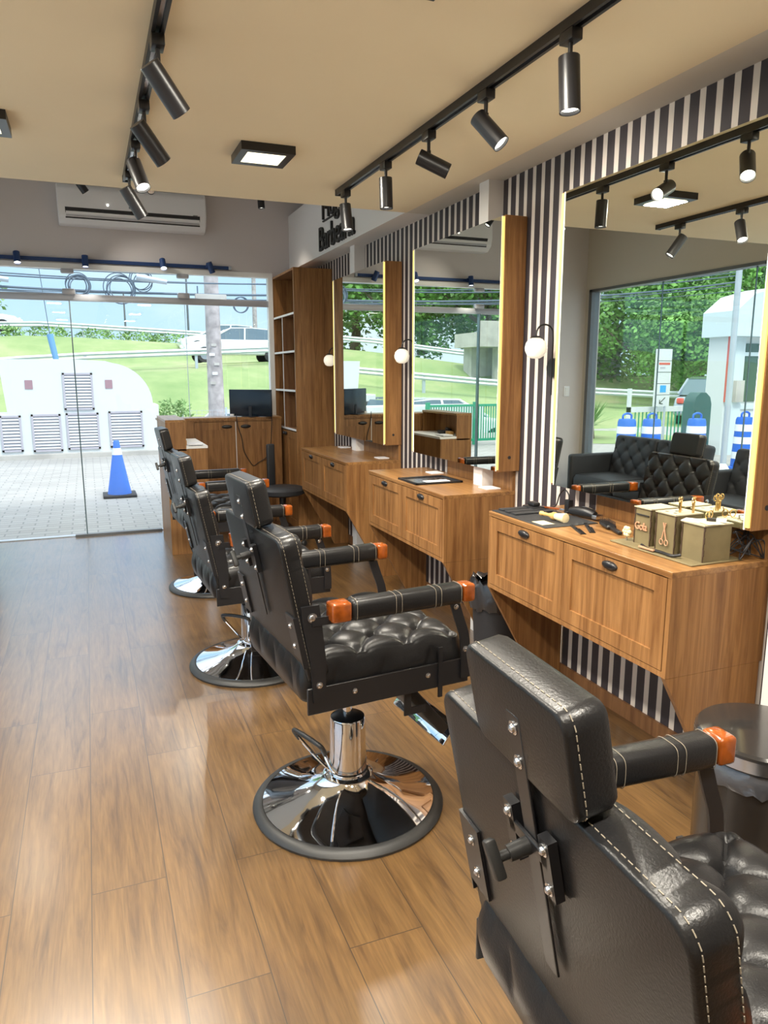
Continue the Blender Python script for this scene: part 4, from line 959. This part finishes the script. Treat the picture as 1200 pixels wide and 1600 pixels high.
for k in range(9):
    a = rr.uniform(0, 2*PI); tip = Vector((.10*math.cos(a), .10*math.sin(a), .24+rr.uniform(.25, .36))); m.tube([(0, 0, .24), tip*.5+Vector((0, 0, .15)), tip], .004, 5)
    for j in range(10):
        f = .3+.7*j/9; c_ = Vector((0, 0, .24)).lerp(tip, f)
        for s in (-1, 1):
            d = Vector((math.cos(a+PI/2*s), math.sin(a+PI/2*s), .5)).normalized(); p = c_+d*.04; q = d.cross(Vector((0, 0, 1)))*.012
            m.quad(c_, c_+d*.022+q, p+d*.01, c_+d*.022-q)
m.build('foliage', 'leaf2', t)

# ================================================================ OUTSIDE
def rail_y(x):
    if x < -1: return 29.0+(x+1)*.45
    return 29.0+(x+1)*.12
def lerp_tab(x, tab):
    if x <= tab[0][0]: return tab[0][1]
    for (a, b), (c, d) in zip(tab, tab[1:]):
        if x <= c: return b+(d-b)*(x-a)/(c-a)
    return tab[-1][1]
def rail_g(x): return lerp_tab(x, [(-22, .0), (-15, .15), (-10, .6), (-1, 1.5), (8, 1.95), (16, 2.1)])
def up_h(x): return lerp_tab(x, [(-22, 1.2), (-10, 1.9), (-3, 1.9), (6, 1.1), (10, .95), (16, .95)])
def ss(a): a = max(0, min(1, a)); return a*a*(3-2*a)
def drop(x): return lerp_tab(x, [(-12, 0), (-6, -.6), (1, -.8)])
def terr(x, y):
    r = rail_y(x); g = rail_g(x)
    if y < r: b_ = drop(x); return b_+(g-b_)*ss((y-(r-8))/8)
    return g + .15*ss((y-r)/1.0) + up_h(x)*ss((y-r-5)/6)
m = MB(); nx, ny = 80, 60; gr = []
for j in range(ny+1):
    row = []
    for i in range(nx+1):
        x = -60+90*i/nx; y = rail_y(x)-8+ (j/ny)**1.2*46; row.append(m.bm.verts.new((x, y, terr(x, y)-.04*(j == 0))))
    gr.append(row)
for j in range(ny):
    for i in range(nx): m.bm.faces.new((gr[j][i], gr[j][i+1], gr[j+1][i+1], gr[j+1][i]))
struct(m, 'ground_slope', 'grass', 'green grass embankment rising behind the road', 'grass')
struct(MB().box(-70, 40, FY+.06, 17, -.14, -.02), 'ground_forecourt', 'paver', 'pale paved forecourt outside the shop', 'ground')
struct(MB().box(-70, LX-.15, -20, FY+.06, -.14, -.02), 'ground_side', 'paver')
m = MB(); N = 45
for i in range(N):
    a = -70+100*i/N; b_ = -70+100*(i+1)/N
    m.quad((a, 17, drop(a)-.02), (b_, 17, drop(b_)-.02), (b_, 45, drop(b_)-.06), (a, 45, drop(a)-.06))
struct(m, 'ground_road', 'asphalt')
struct(MB().box(-3, 4, 14.75, 14.95, -.02, .06), 'trim_kerb', 'concrete')
# guard rails
def guard_rail(nm, lb, pts, step=4.0):
    t = thing(nm, lb, 'guard rail', pts[len(pts)//2], 0, 'galvanised guard rails on the embankment'); o = t.location
    m = MB(o)
    for dz in (.0, .14): m.tube([Vector(p)+Vector((0, 0, .55+dz)) for p in pts], .07, 6)
    m.build('beam', 'galv', t)
    for p in pts[::2]: MB(o).box(p[0]-.05, p[0]+.05, p[1], p[1]+.1, p[2]-.2, p[2]+.7).build('post', 'galv', t, False)
guard_rail('guard_rail', 'lower guard rail beside the white cars on the embankment', [(x*2.0, rail_y(x*2.0)-.1, terr(x*2.0, rail_y(x*2.0))) for x in range(-14, 9)])
guard_rail('guard_rail', 'upper guard rail on the skyline above the embankment', [(x*2.0, rail_y(x*2.0)+11.5, terr(x*2.0, rail_y(x*2.0)+11.5)-.05) for x in range(-14, 10)])
def car(loc, rz, paint, lb, L=4.3, Wd=1.75, H=1.42, wagon=False):
    t = thing('parked_car', lb, 'car', loc, rz, 'cars outside the shop')
    k = L/4.3
    low = [(-2.15*k, .30), (-2.12*k, .62), (-1.95*k, .84), (-1.2*k, .93), (1.0*k, .93), (1.9*k, .78), (2.12*k, .60), (2.15*k, .30)]
    b = MB().prism(low, 'y', -Wd/2, Wd/2); 
    o = b.build('body', paint, t); bv = o.modifiers.new('b', 'BEVEL'); bv.width = .10; bv.segments = 3; bv.limit_method = 'ANGLE'
    top = [(-1.75*k, .90), (-1.25*k, H-.05), (-.6*k, H), (.25*k, H-.02), (1.15*k, .90)] if not wagon else [(-2.0*k, .90), (-1.8*k, H-.03), (-.6*k, H), (.3*k, H-.02), (1.15*k, .90)]
    m = MB(); A = [m.bm.verts.new((x, -Wd/2*(.93 if z < 1 else .74), z)) for x, z in top]; B = [m.bm.verts.new((x, Wd/2*(.93 if z < 1 else .74), z)) for x, z in top]
    m.bm.faces.new(A); m.bm.faces.new(B[::-1])
    for i in range(len(top)): m.bm.faces.new((A[i], B[i], B[(i+1) % len(top)], A[(i+1) % len(top)]))
    m.build('windows', 'carglass', t, False)
    q = MB(); z2 = H-.01
    q.prism([(-1.27*k, H-.05), (-.6*k, H+.012), (.25*k, H-.005), (.32*k, H-.05), (.25*k, H-.05), (-.6*k, H-.03), (-1.2*k, H-.08)], 'y', -Wd/2*.76, Wd/2*.76)
    for s in (-1, 1):
        for x0, z0, x1, z1 in ((1.15*k, .92, .28*k, H-.04), (-1.75*k, .92, -1.25*k, H-.06), (-.25*k, .92, -.30*k, H-.03)):
            q.tube([(x0, s*Wd/2*.935, z0), (x1, s*Wd/2*.755, z1)], .035, 6)
    q.build('roof', paint, t)
    for x in (-1.35*k, 1.35*k):
        for s in (-1, 1):
            w_ = MB().cyl((x, s*(Wd/2-.12), .31), (x, s*(Wd/2+.02), .31), .31, n=24).build('wheel', 'tyre', t); MB().cyl((x, s*(Wd/2+.0), .31), (x, s*(Wd/2+.03), .31), .19, n=14).build('hubcap', 'steel', w_)
    for s in (-1, 1):
        MB().box(2.05*k, 2.14*k, s*.62-.16, s*.62+.16, .60, .72, .03).build('headlamp', 'pale_glow', t); MB().box(-2.14*k, -2.05*k, s*.68-.10, s*.68+.10, .66, .82, .03).build('tail_lamp', 'red', t)
    return t
car((5.9, 31.6, terr(5.9, 31.6)), PI, 'carwhite', 'white car on the embankment behind the pole, near lane', 4.4)
car((6.6, 38.6, terr(6.6, 38.6)-.2), PI, 'carwhite', 'white car on the embankment, farther lane above the other', 4.4)
car((-4.9, 41, terr(-4.9, 41)+.35), 0, 'carwhite', 'pale car on the embankment road at the left frame edge')
car((4.3, 19.3, -.82), 0, 'carwhite', 'white car low behind the bush under the embankment')
car((-4.9, 18.2, -.55), PI*.97, 'carwhite', 'white car behind the green gate, seen in the middle mirror', 4.2, wagon=True)
car((-4.2, 21.0, -.58), PI*.97, 'cargrey', 'silver car behind the white one, seen in the mirrors', 4.4)
car((-14.2, 17.5, -.01), PI*.8, 'cargrey', 'grey car behind the road sign, seen in the big mirror')

# white meter housing with louvred doors
HY = 14.95
t = thing('meter_housing', 'white rendered meter housing with grey louvred doors and curved shoulder', 'building', (0, HY, 0)); o = t.location
arc_ = [(.36+.80*math.sin(PI/2*i/12), .95+.78*math.cos(PI/2*i/12)*1.0) for i in range(13)]
poly = [(-4.5, -.02), (-4.5, .80), (-1.38, .80), (-1.46, 1.78), (-.3, 1.79), (.34, 1.76)]+[(x, z) for x, z in arc_][1:]+[(1.16, .93), (1.26, .93), (1.26, -.02)]
MB(o).prism(poly, 'y', HY, HY+.9).build('wall', 'housing', t, False)
def louvre(x0, x1, z0, z1):
    m = MB(o); f = .035; m.box(x0, x1, HY-.03, HY, z1-f, z1); m.box(x0, x1, HY-.03, HY, z0, z0+f); m.box(x0, x0+f, HY-.03, HY, z0, z1); m.box(x1-f, x1, HY-.03, HY, z0, z1); 
    d = m.build('louvred_door', 'louvre', t, False); nb = int((z1-z0-.06)/.055); q = MB(o)
    for i in range(nb):
        z = z0+.05+i*(z1-z0-.08)/nb; q.prism([(HY-.03, z), (HY-.024, z), (HY-.002, z+.030), (HY-.008, z+.030)], 'x', x0+f, x1-f)
    q.build('slats', 'housing', d, False); MB(o).box(x0+f, x1-f, HY-.001, HY+.0, z0+f, z1-f).build('shadow_gap', 'louvre', d, False)
for a in ((-2.20, -1.55, .11, .77), (-1.45+.28-.35, -1.17, .115, .775), (-1.0, -.50, .10, .79), (-.41, .16, .12, .80), (.34, .95, .13, .82), (-.42, .10, .86, 1.54)):
    if a[0] < -1.6: continue
    louvre(*a)
for x in (-.99, .38): MB(o).box(x-.065, x+.065, HY-.012, HY, 1.25, 1.41).build('plate', 'redgrey', t, False)
# traffic cone
t = thing('traffic_cone', 'blue traffic cone with white band standing outside the glass', 'traffic cone', (.29, 9.80, -.02))
MB().box(-.20, .20, -.20, .20, 0, .035, .008).build('foot', 'tyre', t); cn = MB().lathe([(.145, .035), (.115, .20), (.045, .62), (.035, .70), (.03, .71), (0, .71)], n=32).build('cone', 'blue2', t)
MB().lathe([(.062, .53), (.048, .615), (.046, .615)], n=32).build('white_band', 'refl', cn)
for z, r in ((.13, .128), (.33, .093)): pass
# shrub, poles, lamp posts
def bush(nm, c, r, h, seedn, lb, mt='leaf3', cat='bush', n_=900, s=.06):
    rr = random.Random(seedn); m = MB(c)
    for _ in range(n_):
        a = rr.uniform(0, 2*PI); z = rr.random(); k = math.sqrt(max(0, 1-(z*1.1-.25)**2))*r*rr.uniform(.6, 1.05); p = Vector((c[0]+k*math.cos(a), c[1]+k*math.sin(a), c[2]+z*h))
        u = Vector((rr.uniform(-1, 1), rr.uniform(-1, 1), rr.uniform(-.3, 1))).normalized(); v = u.cross(Vector((rr.uniform(-1, 1), rr.uniform(-1, 1), rr.uniform(-1, 1)))).normalized()
        m.quad(p, p+u*s+v*s*.4, p+u*s*2, p+u*s-v*s*.4)
    return tag(m.build(nm, mt, smooth=False, loc=c), lb, cat)
bush('round_bush', (1.66, 16.2, -.02), .42, .95, 4, 'round green bush beside the white meter housing')
t = thing('utility_pole', 'thick weathered utility pole outside the window', 'pole', (2.86, 18, -.02)); 
MB().lathe([(.20, 0), (.17, 3), (.15, 9)], n=20).build('shaft', 'pole', t)
for k in range(5): MB().box(-.14+.05*(k % 3), -.02+.05*(k % 3), -.20, -.15, 1.3+.22*k, 1.36+.22*k).build('bill_scrap', 'refl' if k % 2 else 'concrete', t, False)
t = thing('utility_pole', 'thin greenish lamp pole behind the upper right window corner', 'pole', (8.8, 41, 2.7)); MB().lathe([(.14, 0), (.10, 7)], n=12).build('shaft', 'pole', t)
for x, y, h, lb in ((2.3, 46, 3.1, 'thin street lamp post above the skyline left of the pole'), (5.6, 44, 6, 'thin street lamp post just left of the thick pole')):
    t = thing('street_lamp', lb, 'street lamp', (x, y, terr(x, 41)-.2)); MB().lathe([(.07, 0), (.04, h)], n=8).build('shaft', 'frame', t); MB().box(-.5, .1, -.08, .08, h, h+.08).build('lamp_head', 'frame', t)
# low fence beyond the forecourt
t = thing('wire_fence', 'thin white wire fence at the foot of the embankment', 'fence', (5, 17.5, -.02)); o = t.location
for x in range(2, 10): MB(o).box(x-.02, x+.02, 17.48, 17.52, -.02, .75).build('post', 'galv', t, False)
m = MB(o)
for k in range(8): m.box(1.6, 9, 17.497, 17.503, .05+.09*k, .056+.09*k)
for k in range(60): m.box(1.6+k*.12, 1.605+k*.12, 17.497, 17.503, .0, .7)
m.build('mesh_panel', 'galv', t, False)
# overhead cables and coils
G = 'overhead cables outside the window'
def cable(a, b, sag, r, lb, segs=24):
    a = Vector(a); b = Vector(b); pts = [a.lerp(b, i/segs)-Vector((0, 0, sag*4*(i/segs)*(1-i/segs))) for i in range(segs+1)]
    o_ = a.copy(); tag(MB(o_).tube(pts, r, 6).build('overhead_cable', 'cable', loc=o_), lb, 'cable', G)
cabs = [(2.92, 2.80, .10, .019, 'thick bundled overhead cable with the coils hanging on it'), (3.05, 3.0, .1, .012, 'thin overhead cable just above the bundled one'), (3.12, 2.92, .06, .010, 'thin overhead cable crossing from high left to low right'), (2.74, 2.85, .05, .008, 'thin overhead cable below the bundled one on the left'), (3.18, 3.12, .08, .010, 'highest thin overhead cable in the transom'), (2.86, 2.66, .03, .012, 'overhead cable dipping lowest at the right window end')]
for i, (za, zb, sg_, r, lb) in enumerate(cabs): cable((-9, 12.1+.05*i, za+.5), (8, 12.1+.05*i, zb+.35), sg_+.45, r, lb)
def coil(c, R, lb, n_=5, mtl='cable'):
    rr = random.Random(int(c[0]*100)); m = MB(c)
    for k in range(n_):
        ax = rr.uniform(-.25, .25); dx, dz = rr.uniform(-.03, .03), rr.uniform(-.03, .03); q = R*rr.uniform(.82, 1.05)
        m.tube([(c[0]+dx+q*math.cos(a*PI/14), c[1]+ax*.2*math.sin(a*PI/14)+.02*k, c[2]+dz+q*math.sin(a*PI/14)) for a in range(28)], .008, 5, True)
    tag(m.build('cable_coil', mtl, loc=c), lb, 'cable coil', 'coils of cable hanging outside the transom')
coil((-.02, 12, 2.80), .16, 'coil of cable hanging second from the left, behind the glass clamp', 7)
coil((.56, 12, 2.78), .20, 'largest coil of cable, in the middle of the transom'); coil((.88, 12.2, 2.92), .16, 'small coil of cable high right of the largest coil', 3); coil((2.35, 12, 2.62), .14, 'thin coil of cable at the right end of the transom', 2)
for x, z, a, lb in ((-1.15, 2.86, .45, 'grey splice sleeve on the cables at the far left'), (1.02, 2.92, -.15, 'pale splice sleeve on the cables left of the pole')):
    tag(MB((x, 12, z)).cyl((x-.22, 12, z+.03), (x+.22, 12, z-.03), .05, .035, 12).build('splice_sleeve', 'galv', loc=(x, 12, z)), lb, 'cable splice')
q = thing('cable_box', 'small beige junction box hanging on the overhead cables', 'junction box', (1.90, 12.05, 2.66)); MB().box(-.24, .24, -.05, .05, -.06, .08, .01).build('case', 'concrete', q); MB().cyl((-.2, 0, .08), (-.2, 0, .2), .01).build('hook', 'cable', q)
q = thing('hanging_sleeve', 'pale blue plastic sleeve hanging outside from a wire at the left', 'cable sleeve', (-.71, 20, 1.92)); MB().cyl((.05, 0, -.08), (-.05, 0, .56), .068, .076, 14).build('sleeve', 'sleeveblue', q)
MB().tube([(-.05, 0, .56), (-.10, 0, 1.2), (-.20, 0, 2.5)], .010, 6).build('wire', 'cable', q)

# things seen only through the mirrors -------------------------------------------------
# green gate
t = thing('green_gate', 'green steel gate with vertical bars, seen in the middle mirror', 'gate', (-3.6, 14, -.02)); o = t.location
m = MB(o)
for x in (-4.9, -3.75, -2.62): m.box(x-.04, x+.04, 13.96, 14.04, 0, .92)
m.box(-4.9, -2.62, 13.97, 14.03, .82, .87); m.box(-4.9, -2.62, 13.97, 14.03, .08, .13); m.build('gate_frame', 'green', t, False)
m = MB(o)
for k in range(38): m.box(-4.87+k*.06, -4.852+k*.06, 13.99, 14.01, .13, .82)
m.build('bars', 'green', t, False)
# overpass
t = thing('concrete_overpass', 'concrete overpass end on the hill, seen in the middle mirror', 'bridge', (-15, 33, 2.2)); o = t.location
MB(o).box(-22, -12.7, 30.0, 32.4, 2.75, 3.4).build('deck', 'concrete', t, False); MB(o).box(-22, -12.7, 30, 30.15, 3.4, 3.9).build('parapet', 'concrete', t, False); MB(o).box(-14.8, -14.0, 30.2, 31.0, 0, 2.75).build('pier', 'concrete', t, False); MB(o).box(-22, -13.2, 31.6, 32.4, 0, 2.75).build('abutment', 'concrete', t, False)
# small white booth
t = thing('guard_booth', 'small white booth with red panel, seen in the farthest mirror', 'booth', (-2.95, 20, -.35)); 
m = MB(); m.box(-.5, -.42, -.4, .4, 0, 1.1); m.box(.42, .5, -.4, .4, 0, 1.1); m.box(-.5, .5, .32, .4, 0, 1.1); m.build('walls', 'housing', t, False); MB().box(-.62, .62, -.55, .5, 1.1, 1.30, .02).build('roof', 'housing', t, False); MB().box(-.30, -.12, -.42, -.4, 0, 1.1).build('red_panel', 'red', t, False); MB().box(-.1, .40, -.38, -.36, .35, 1.05).build('window', 'carglass', t, False)
# traffic barrels
G = 'blue and white traffic barrels outside the side window'
for x, y, lb in ((-3.70, 9.1, 'traffic barrel nearest the desert plant in the big mirror'), (-4.05, 8.95, 'traffic barrel second from the left in the big mirror'), (-4.75, 8.75, 'traffic barrel before the dark green box in the big mirror'), (-5.75, 8.75, 'traffic barrel before the white kiosk in the big mirror')):
    t = thing('traffic_barrel', lb, 'traffic barrel', (x, y, -.02), 0, G)
    MB().lathe([(0, 0), (.19, 0), (.19, .04), (.165, .05), (.135, .80), (.12, .84), (.05, .845), (0, .845)], n=28).build('body', 'blue', t)
    for z in (.18, .42, .62): MB().lathe([(.169-.04*(z-.05), z), (.169-.04*(z+.06), z+.11)], n=28).build('white_band', 'refl', t)
    m = MB(); m.tube(smoothpts([(-.08, 0, .84), (-.075, 0, .90), (0, 0, .925), (.075, 0, .90), (.08, 0, .84)]), .016, 8); m.build('handle', 'blue', t)
# sign totem
t = thing('sign_totem', 'white direction sign panel with blue square and arrow, seen in the big mirror', 'sign', (-6.1, 11, -.02)); 
MB().box(-.17, .17, 0, .06, .92, 1.98).build('board', 'housing', t, False)
for k in range(4): MB().box(-.17, .17, -.003, 0, 1.13+.21*k, 1.138+.21*k).build('divider_line', 'ink', t, False)
MB().box(-.07, .07, -.004, 0, 1.18, 1.31).build('blue_square', 'signblue', t, False); MB().box(-.13, .13, -.004, 0, 1.69, 1.73).build('red_line', 'red', t, False); MB().box(-.02, .10, -.004, 0, 1.62, 1.65).build('grey_line', 'louvre', t, False)
m = MB(); m.tube([(-.06, -.004, 1.08), (.06, -.004, .98)], .008, 5); m.tube([(-.01, -.004, .965), (.065, -.004, .975), (.06, -.004, 1.04)], .008, 5); m.build('arrow', 'ink', t)
MB().cyl((-.10, .03, 0), (-.10, .03, .92), .02).build('post', 'galv', t); MB().cyl((.10, .03, 0), (.10, .03, .92), .02).build('post', 'galv', t)
t = thing('utility_cabinet', 'dark green roadside cabinet with rounded top, seen in the big mirror', 'cabinet', (-6.0, 10.0, -.02)); m = MB()
m.prism([(-.20, 0), (-.20, 1.0), (-.16, 1.12), (-.06, 1.2), (.06, 1.2), (.16, 1.12), (.20, 1.0), (.20, 0)], 'y', -.1, .15); m.build('body', 'dgreen', t); MB().box(-.16, .16, -.11, -.1, .1, .9).build('door', 'dgreen', t, False)
t = thing('barrier_fence', 'white low fence with green bars beside the sign, seen in the big mirror', 'fence', (-6.3, 11.3, -.02)); m = MB()
m.box(-.9, .75, -.03, .03, .80, .90); m.box(-.9, -.84, -.03, .03, 0, 1.0); m.box(.69, .75, -.03, .03, 0, 1.25); m.build('rail', 'housing', t, False); m = MB()
for k in range(16): m.box(-.8+k*.09, -.785+k*.09, -.01, .01, .1, .8)
m.build('bars', 'green', t, False)
t = thing('lamp_column', 'grey steel column with base flange before the kiosk, seen in the big mirror', 'pole', (-5.2, 8.6, -.02)); MB().lathe([(.045, 0), (.045, 5.5)], n=16).build('shaft', 'galv', t); MB().lathe([(.16, 0), (.16, .02), (.06, .14)], n=4).build('base_flange', 'galv', t, False)
# kiosk
t = thing('entrance_kiosk', 'white panelled kiosk with dark window and curved canopy, seen in the big mirror', 'building', (-8.6, 10.5, -.02)); 
MB().box(-2.2, 1.5, 0, .45, 0, 2.35).build('walls', 'housing', t, False); m = MB(); m.prism([(-2.5, 2.2), (1.6, 2.2), (1.6, 2.65), (1.2, 2.95), (.6, 3.1), (-.3, 3.15), (-2.5, 3.15)], 'y', -.25, .55); m.build('canopy', 'duct', t)
MB().box(.35, 1.05, -.02, 0, 1.0, 2.08).build('window', 'kioskglass', t, False); MB().box(.30, 1.10, -.03, -.02, 1.85, 1.92).build('window_bar', 'duct', t, False); MB().box(1.12, 1.45, -.06, 0, .0, 2.2).build('corner_panel', 'duct', t, False); MB().box(1.46, 1.50, -.07, 0, 1.0, 2.2).build('red_edge', 'red', t, False)
MB().box(-2.2, 1.12, -.03, 0, .86, .94).build('ledge', 'duct', t, False); MB().box(1.15, 1.35, -.14, -.06, 1.0, 1.4).build('meter_box', 'concrete', t, False)
# spiky plant
t = thing('spiky_yucca', 'spiky yucca plant on the grass patch, seen in the big mirror', 'plant', (-7.0, 14.3, -.02)); rr = random.Random(8)
MB().cyl((0, 0, 0), (0, 0, .30), .13, .10, 10).build('trunk', 'bark', t); m = MB()
for k in range(80):
    a = rr.uniform(0, 2*PI); e = rr.uniform(-.1, 1.4); d = Vector((math.cos(a)*math.cos(e), math.sin(a)*math.cos(e), math.sin(e))); s = d.cross(Vector((0, 0, 1))).normalized()*.03; b0 = Vector((0, 0, .30)); L = rr.uniform(.6, .85)
    m.quad(b0-s, b0+d*L*.5-s*.8-Vector((0, 0, .0)), b0+d*L-Vector((0, 0, .05)), b0+d*L*.5+s*.8)
m.build('leaves', 'leaf', t, False)
m = MB(); m.lathe([(0, .03), (2.0, .0)], (-7.6, 14.9, -.015), 32); struct(m, 'ground_patch', 'grass')
# trees
def tree(loc, H, R, seedn, lb, mt='leaf', n_=2600, low=.03, parts=None):
    t = thing('leafy_tree', lb, 'tree', loc, random.Random(seedn).uniform(0, 6), 'trees behind the road')
    rr = random.Random(seedn); m = MB(); m.tube(smoothpts([(0, 0, -.3), (.1*R*.3, 0, H*.2), (-.05*R, .05*R, H*.42), (0, 0, H*.75)], 4), lambda f: R*.07*(1.15-f), 9)
    br = []
    for k in range(8):
        a = rr.uniform(0, 2*PI); z0 = H*rr.uniform(.25, .5); e = Vector((R*.75*math.cos(a), R*.75*math.sin(a), H*rr.uniform(.5, .9))); br.append(e)
        m.tube([(0, 0, z0), Vector((0, 0, z0)).lerp(e, .5)+Vector((0, 0, -.03*H)), e], lambda f: R*.028*(1.2-f), 6)
    m.build('trunk', 'bark', t)
    cl = [(Vector((R*rr.uniform(-.7, .7), R*rr.uniform(-.7, .7), H*rr.uniform(low+.12, .92))), R*rr.uniform(.28, .48)) for _ in range(16)]+[(e, R*.34) for e in br]
    m = MB()
    for _ in range(int(n_*2.6)):
        c_, r = cl[rr.randrange(len(cl))]; d = Vector((rr.gauss(0, 1), rr.gauss(0, 1), rr.gauss(0, 1))).normalized(); p = c_+d*r*rr.uniform(.55, 1.05)
        u = Vector((rr.uniform(-1, 1), rr.uniform(-1, 1), rr.uniform(-.6, .4))).normalized(); v = u.cross(d)
        if v.length < .05: continue
        v.normalize(); s = R*.030*rr.uniform(.7, 1.4); m.quad(p, p+u*s+v*s*.7, p+u*s*2, p+u*s-v*s*.7)
    m.build('foliage', mt, t, False); return t
tree((-20.5, 27, .0), 7.0, 3.9, 1, 'broad tree with leaning trunk left of the sign, in the big mirror', 'leaf', 3600)
tree((-18.0, 22.5, 0), 4.4, 2.6, 2, 'low bright green tree right of the sign, in the big mirror', 'leaf', 3200, .1)
tree((-26, 30, .0), 8.5, 4.6, 3, 'tall tree behind the kiosk pole, in the big mirror', 'leaf2', 3600)
tree((-17.5, 38, 2.0), 7.5, 4.4, 4, 'tree on the skyline at the left edge of the big mirror', 'leaf', 3600)
tree((-23, 44, 2.5), 8.0, 4.8, 5, 'pale tree high on the skyline, left part of the big mirror', 'leaf3', 3000)
tree((-13.5, 42, 3.0), 6.5, 4.2, 6, 'tree above the overpass, in the middle mirror', 'leaf', 3400)
tree((-8.8, 46, 3.2), 6.5, 4.5, 7, 'pale tree above the rail, left half of the middle mirror', 'leaf3', 3000)
tree((-18.2, 48, 3.2), 8.0, 5.0, 8, 'tree behind the overpass, right half of the middle mirror', 'leaf3', 3000)
tree((-34, 36, 0), 9, 5, 9, 'large tree far right beyond the kiosk in the big mirror', 'leaf', 3000)
tree((-14.5, 52, 3.2), 9, 5.5, 10, 'tall tree farthest behind in the middle mirror', 'leaf3', 3000)
# shrubs along the skyline
rr = random.Random(11)
for k, (x, lb) in enumerate(((-3.6, 'low shrub on the skyline near the left frame edge'), (-1.6, 'low shrub on the skyline left of the glass joint'), (.6, 'low shrub on the skyline right of the glass joint'), (2.6, 'low shrub on the skyline under the thin lamp post'), (4.2, 'low shrub on the skyline before the thick pole'), (9.8, 'low shrub on the skyline at the right window end'))):
    bush('skyline_shrub', (x, rail_y(x)+11.9, terr(x, rail_y(x)+11.9)-.05), 1.0, .5, 30+k, lb, 'leaf3', 'bush', 320, .10)
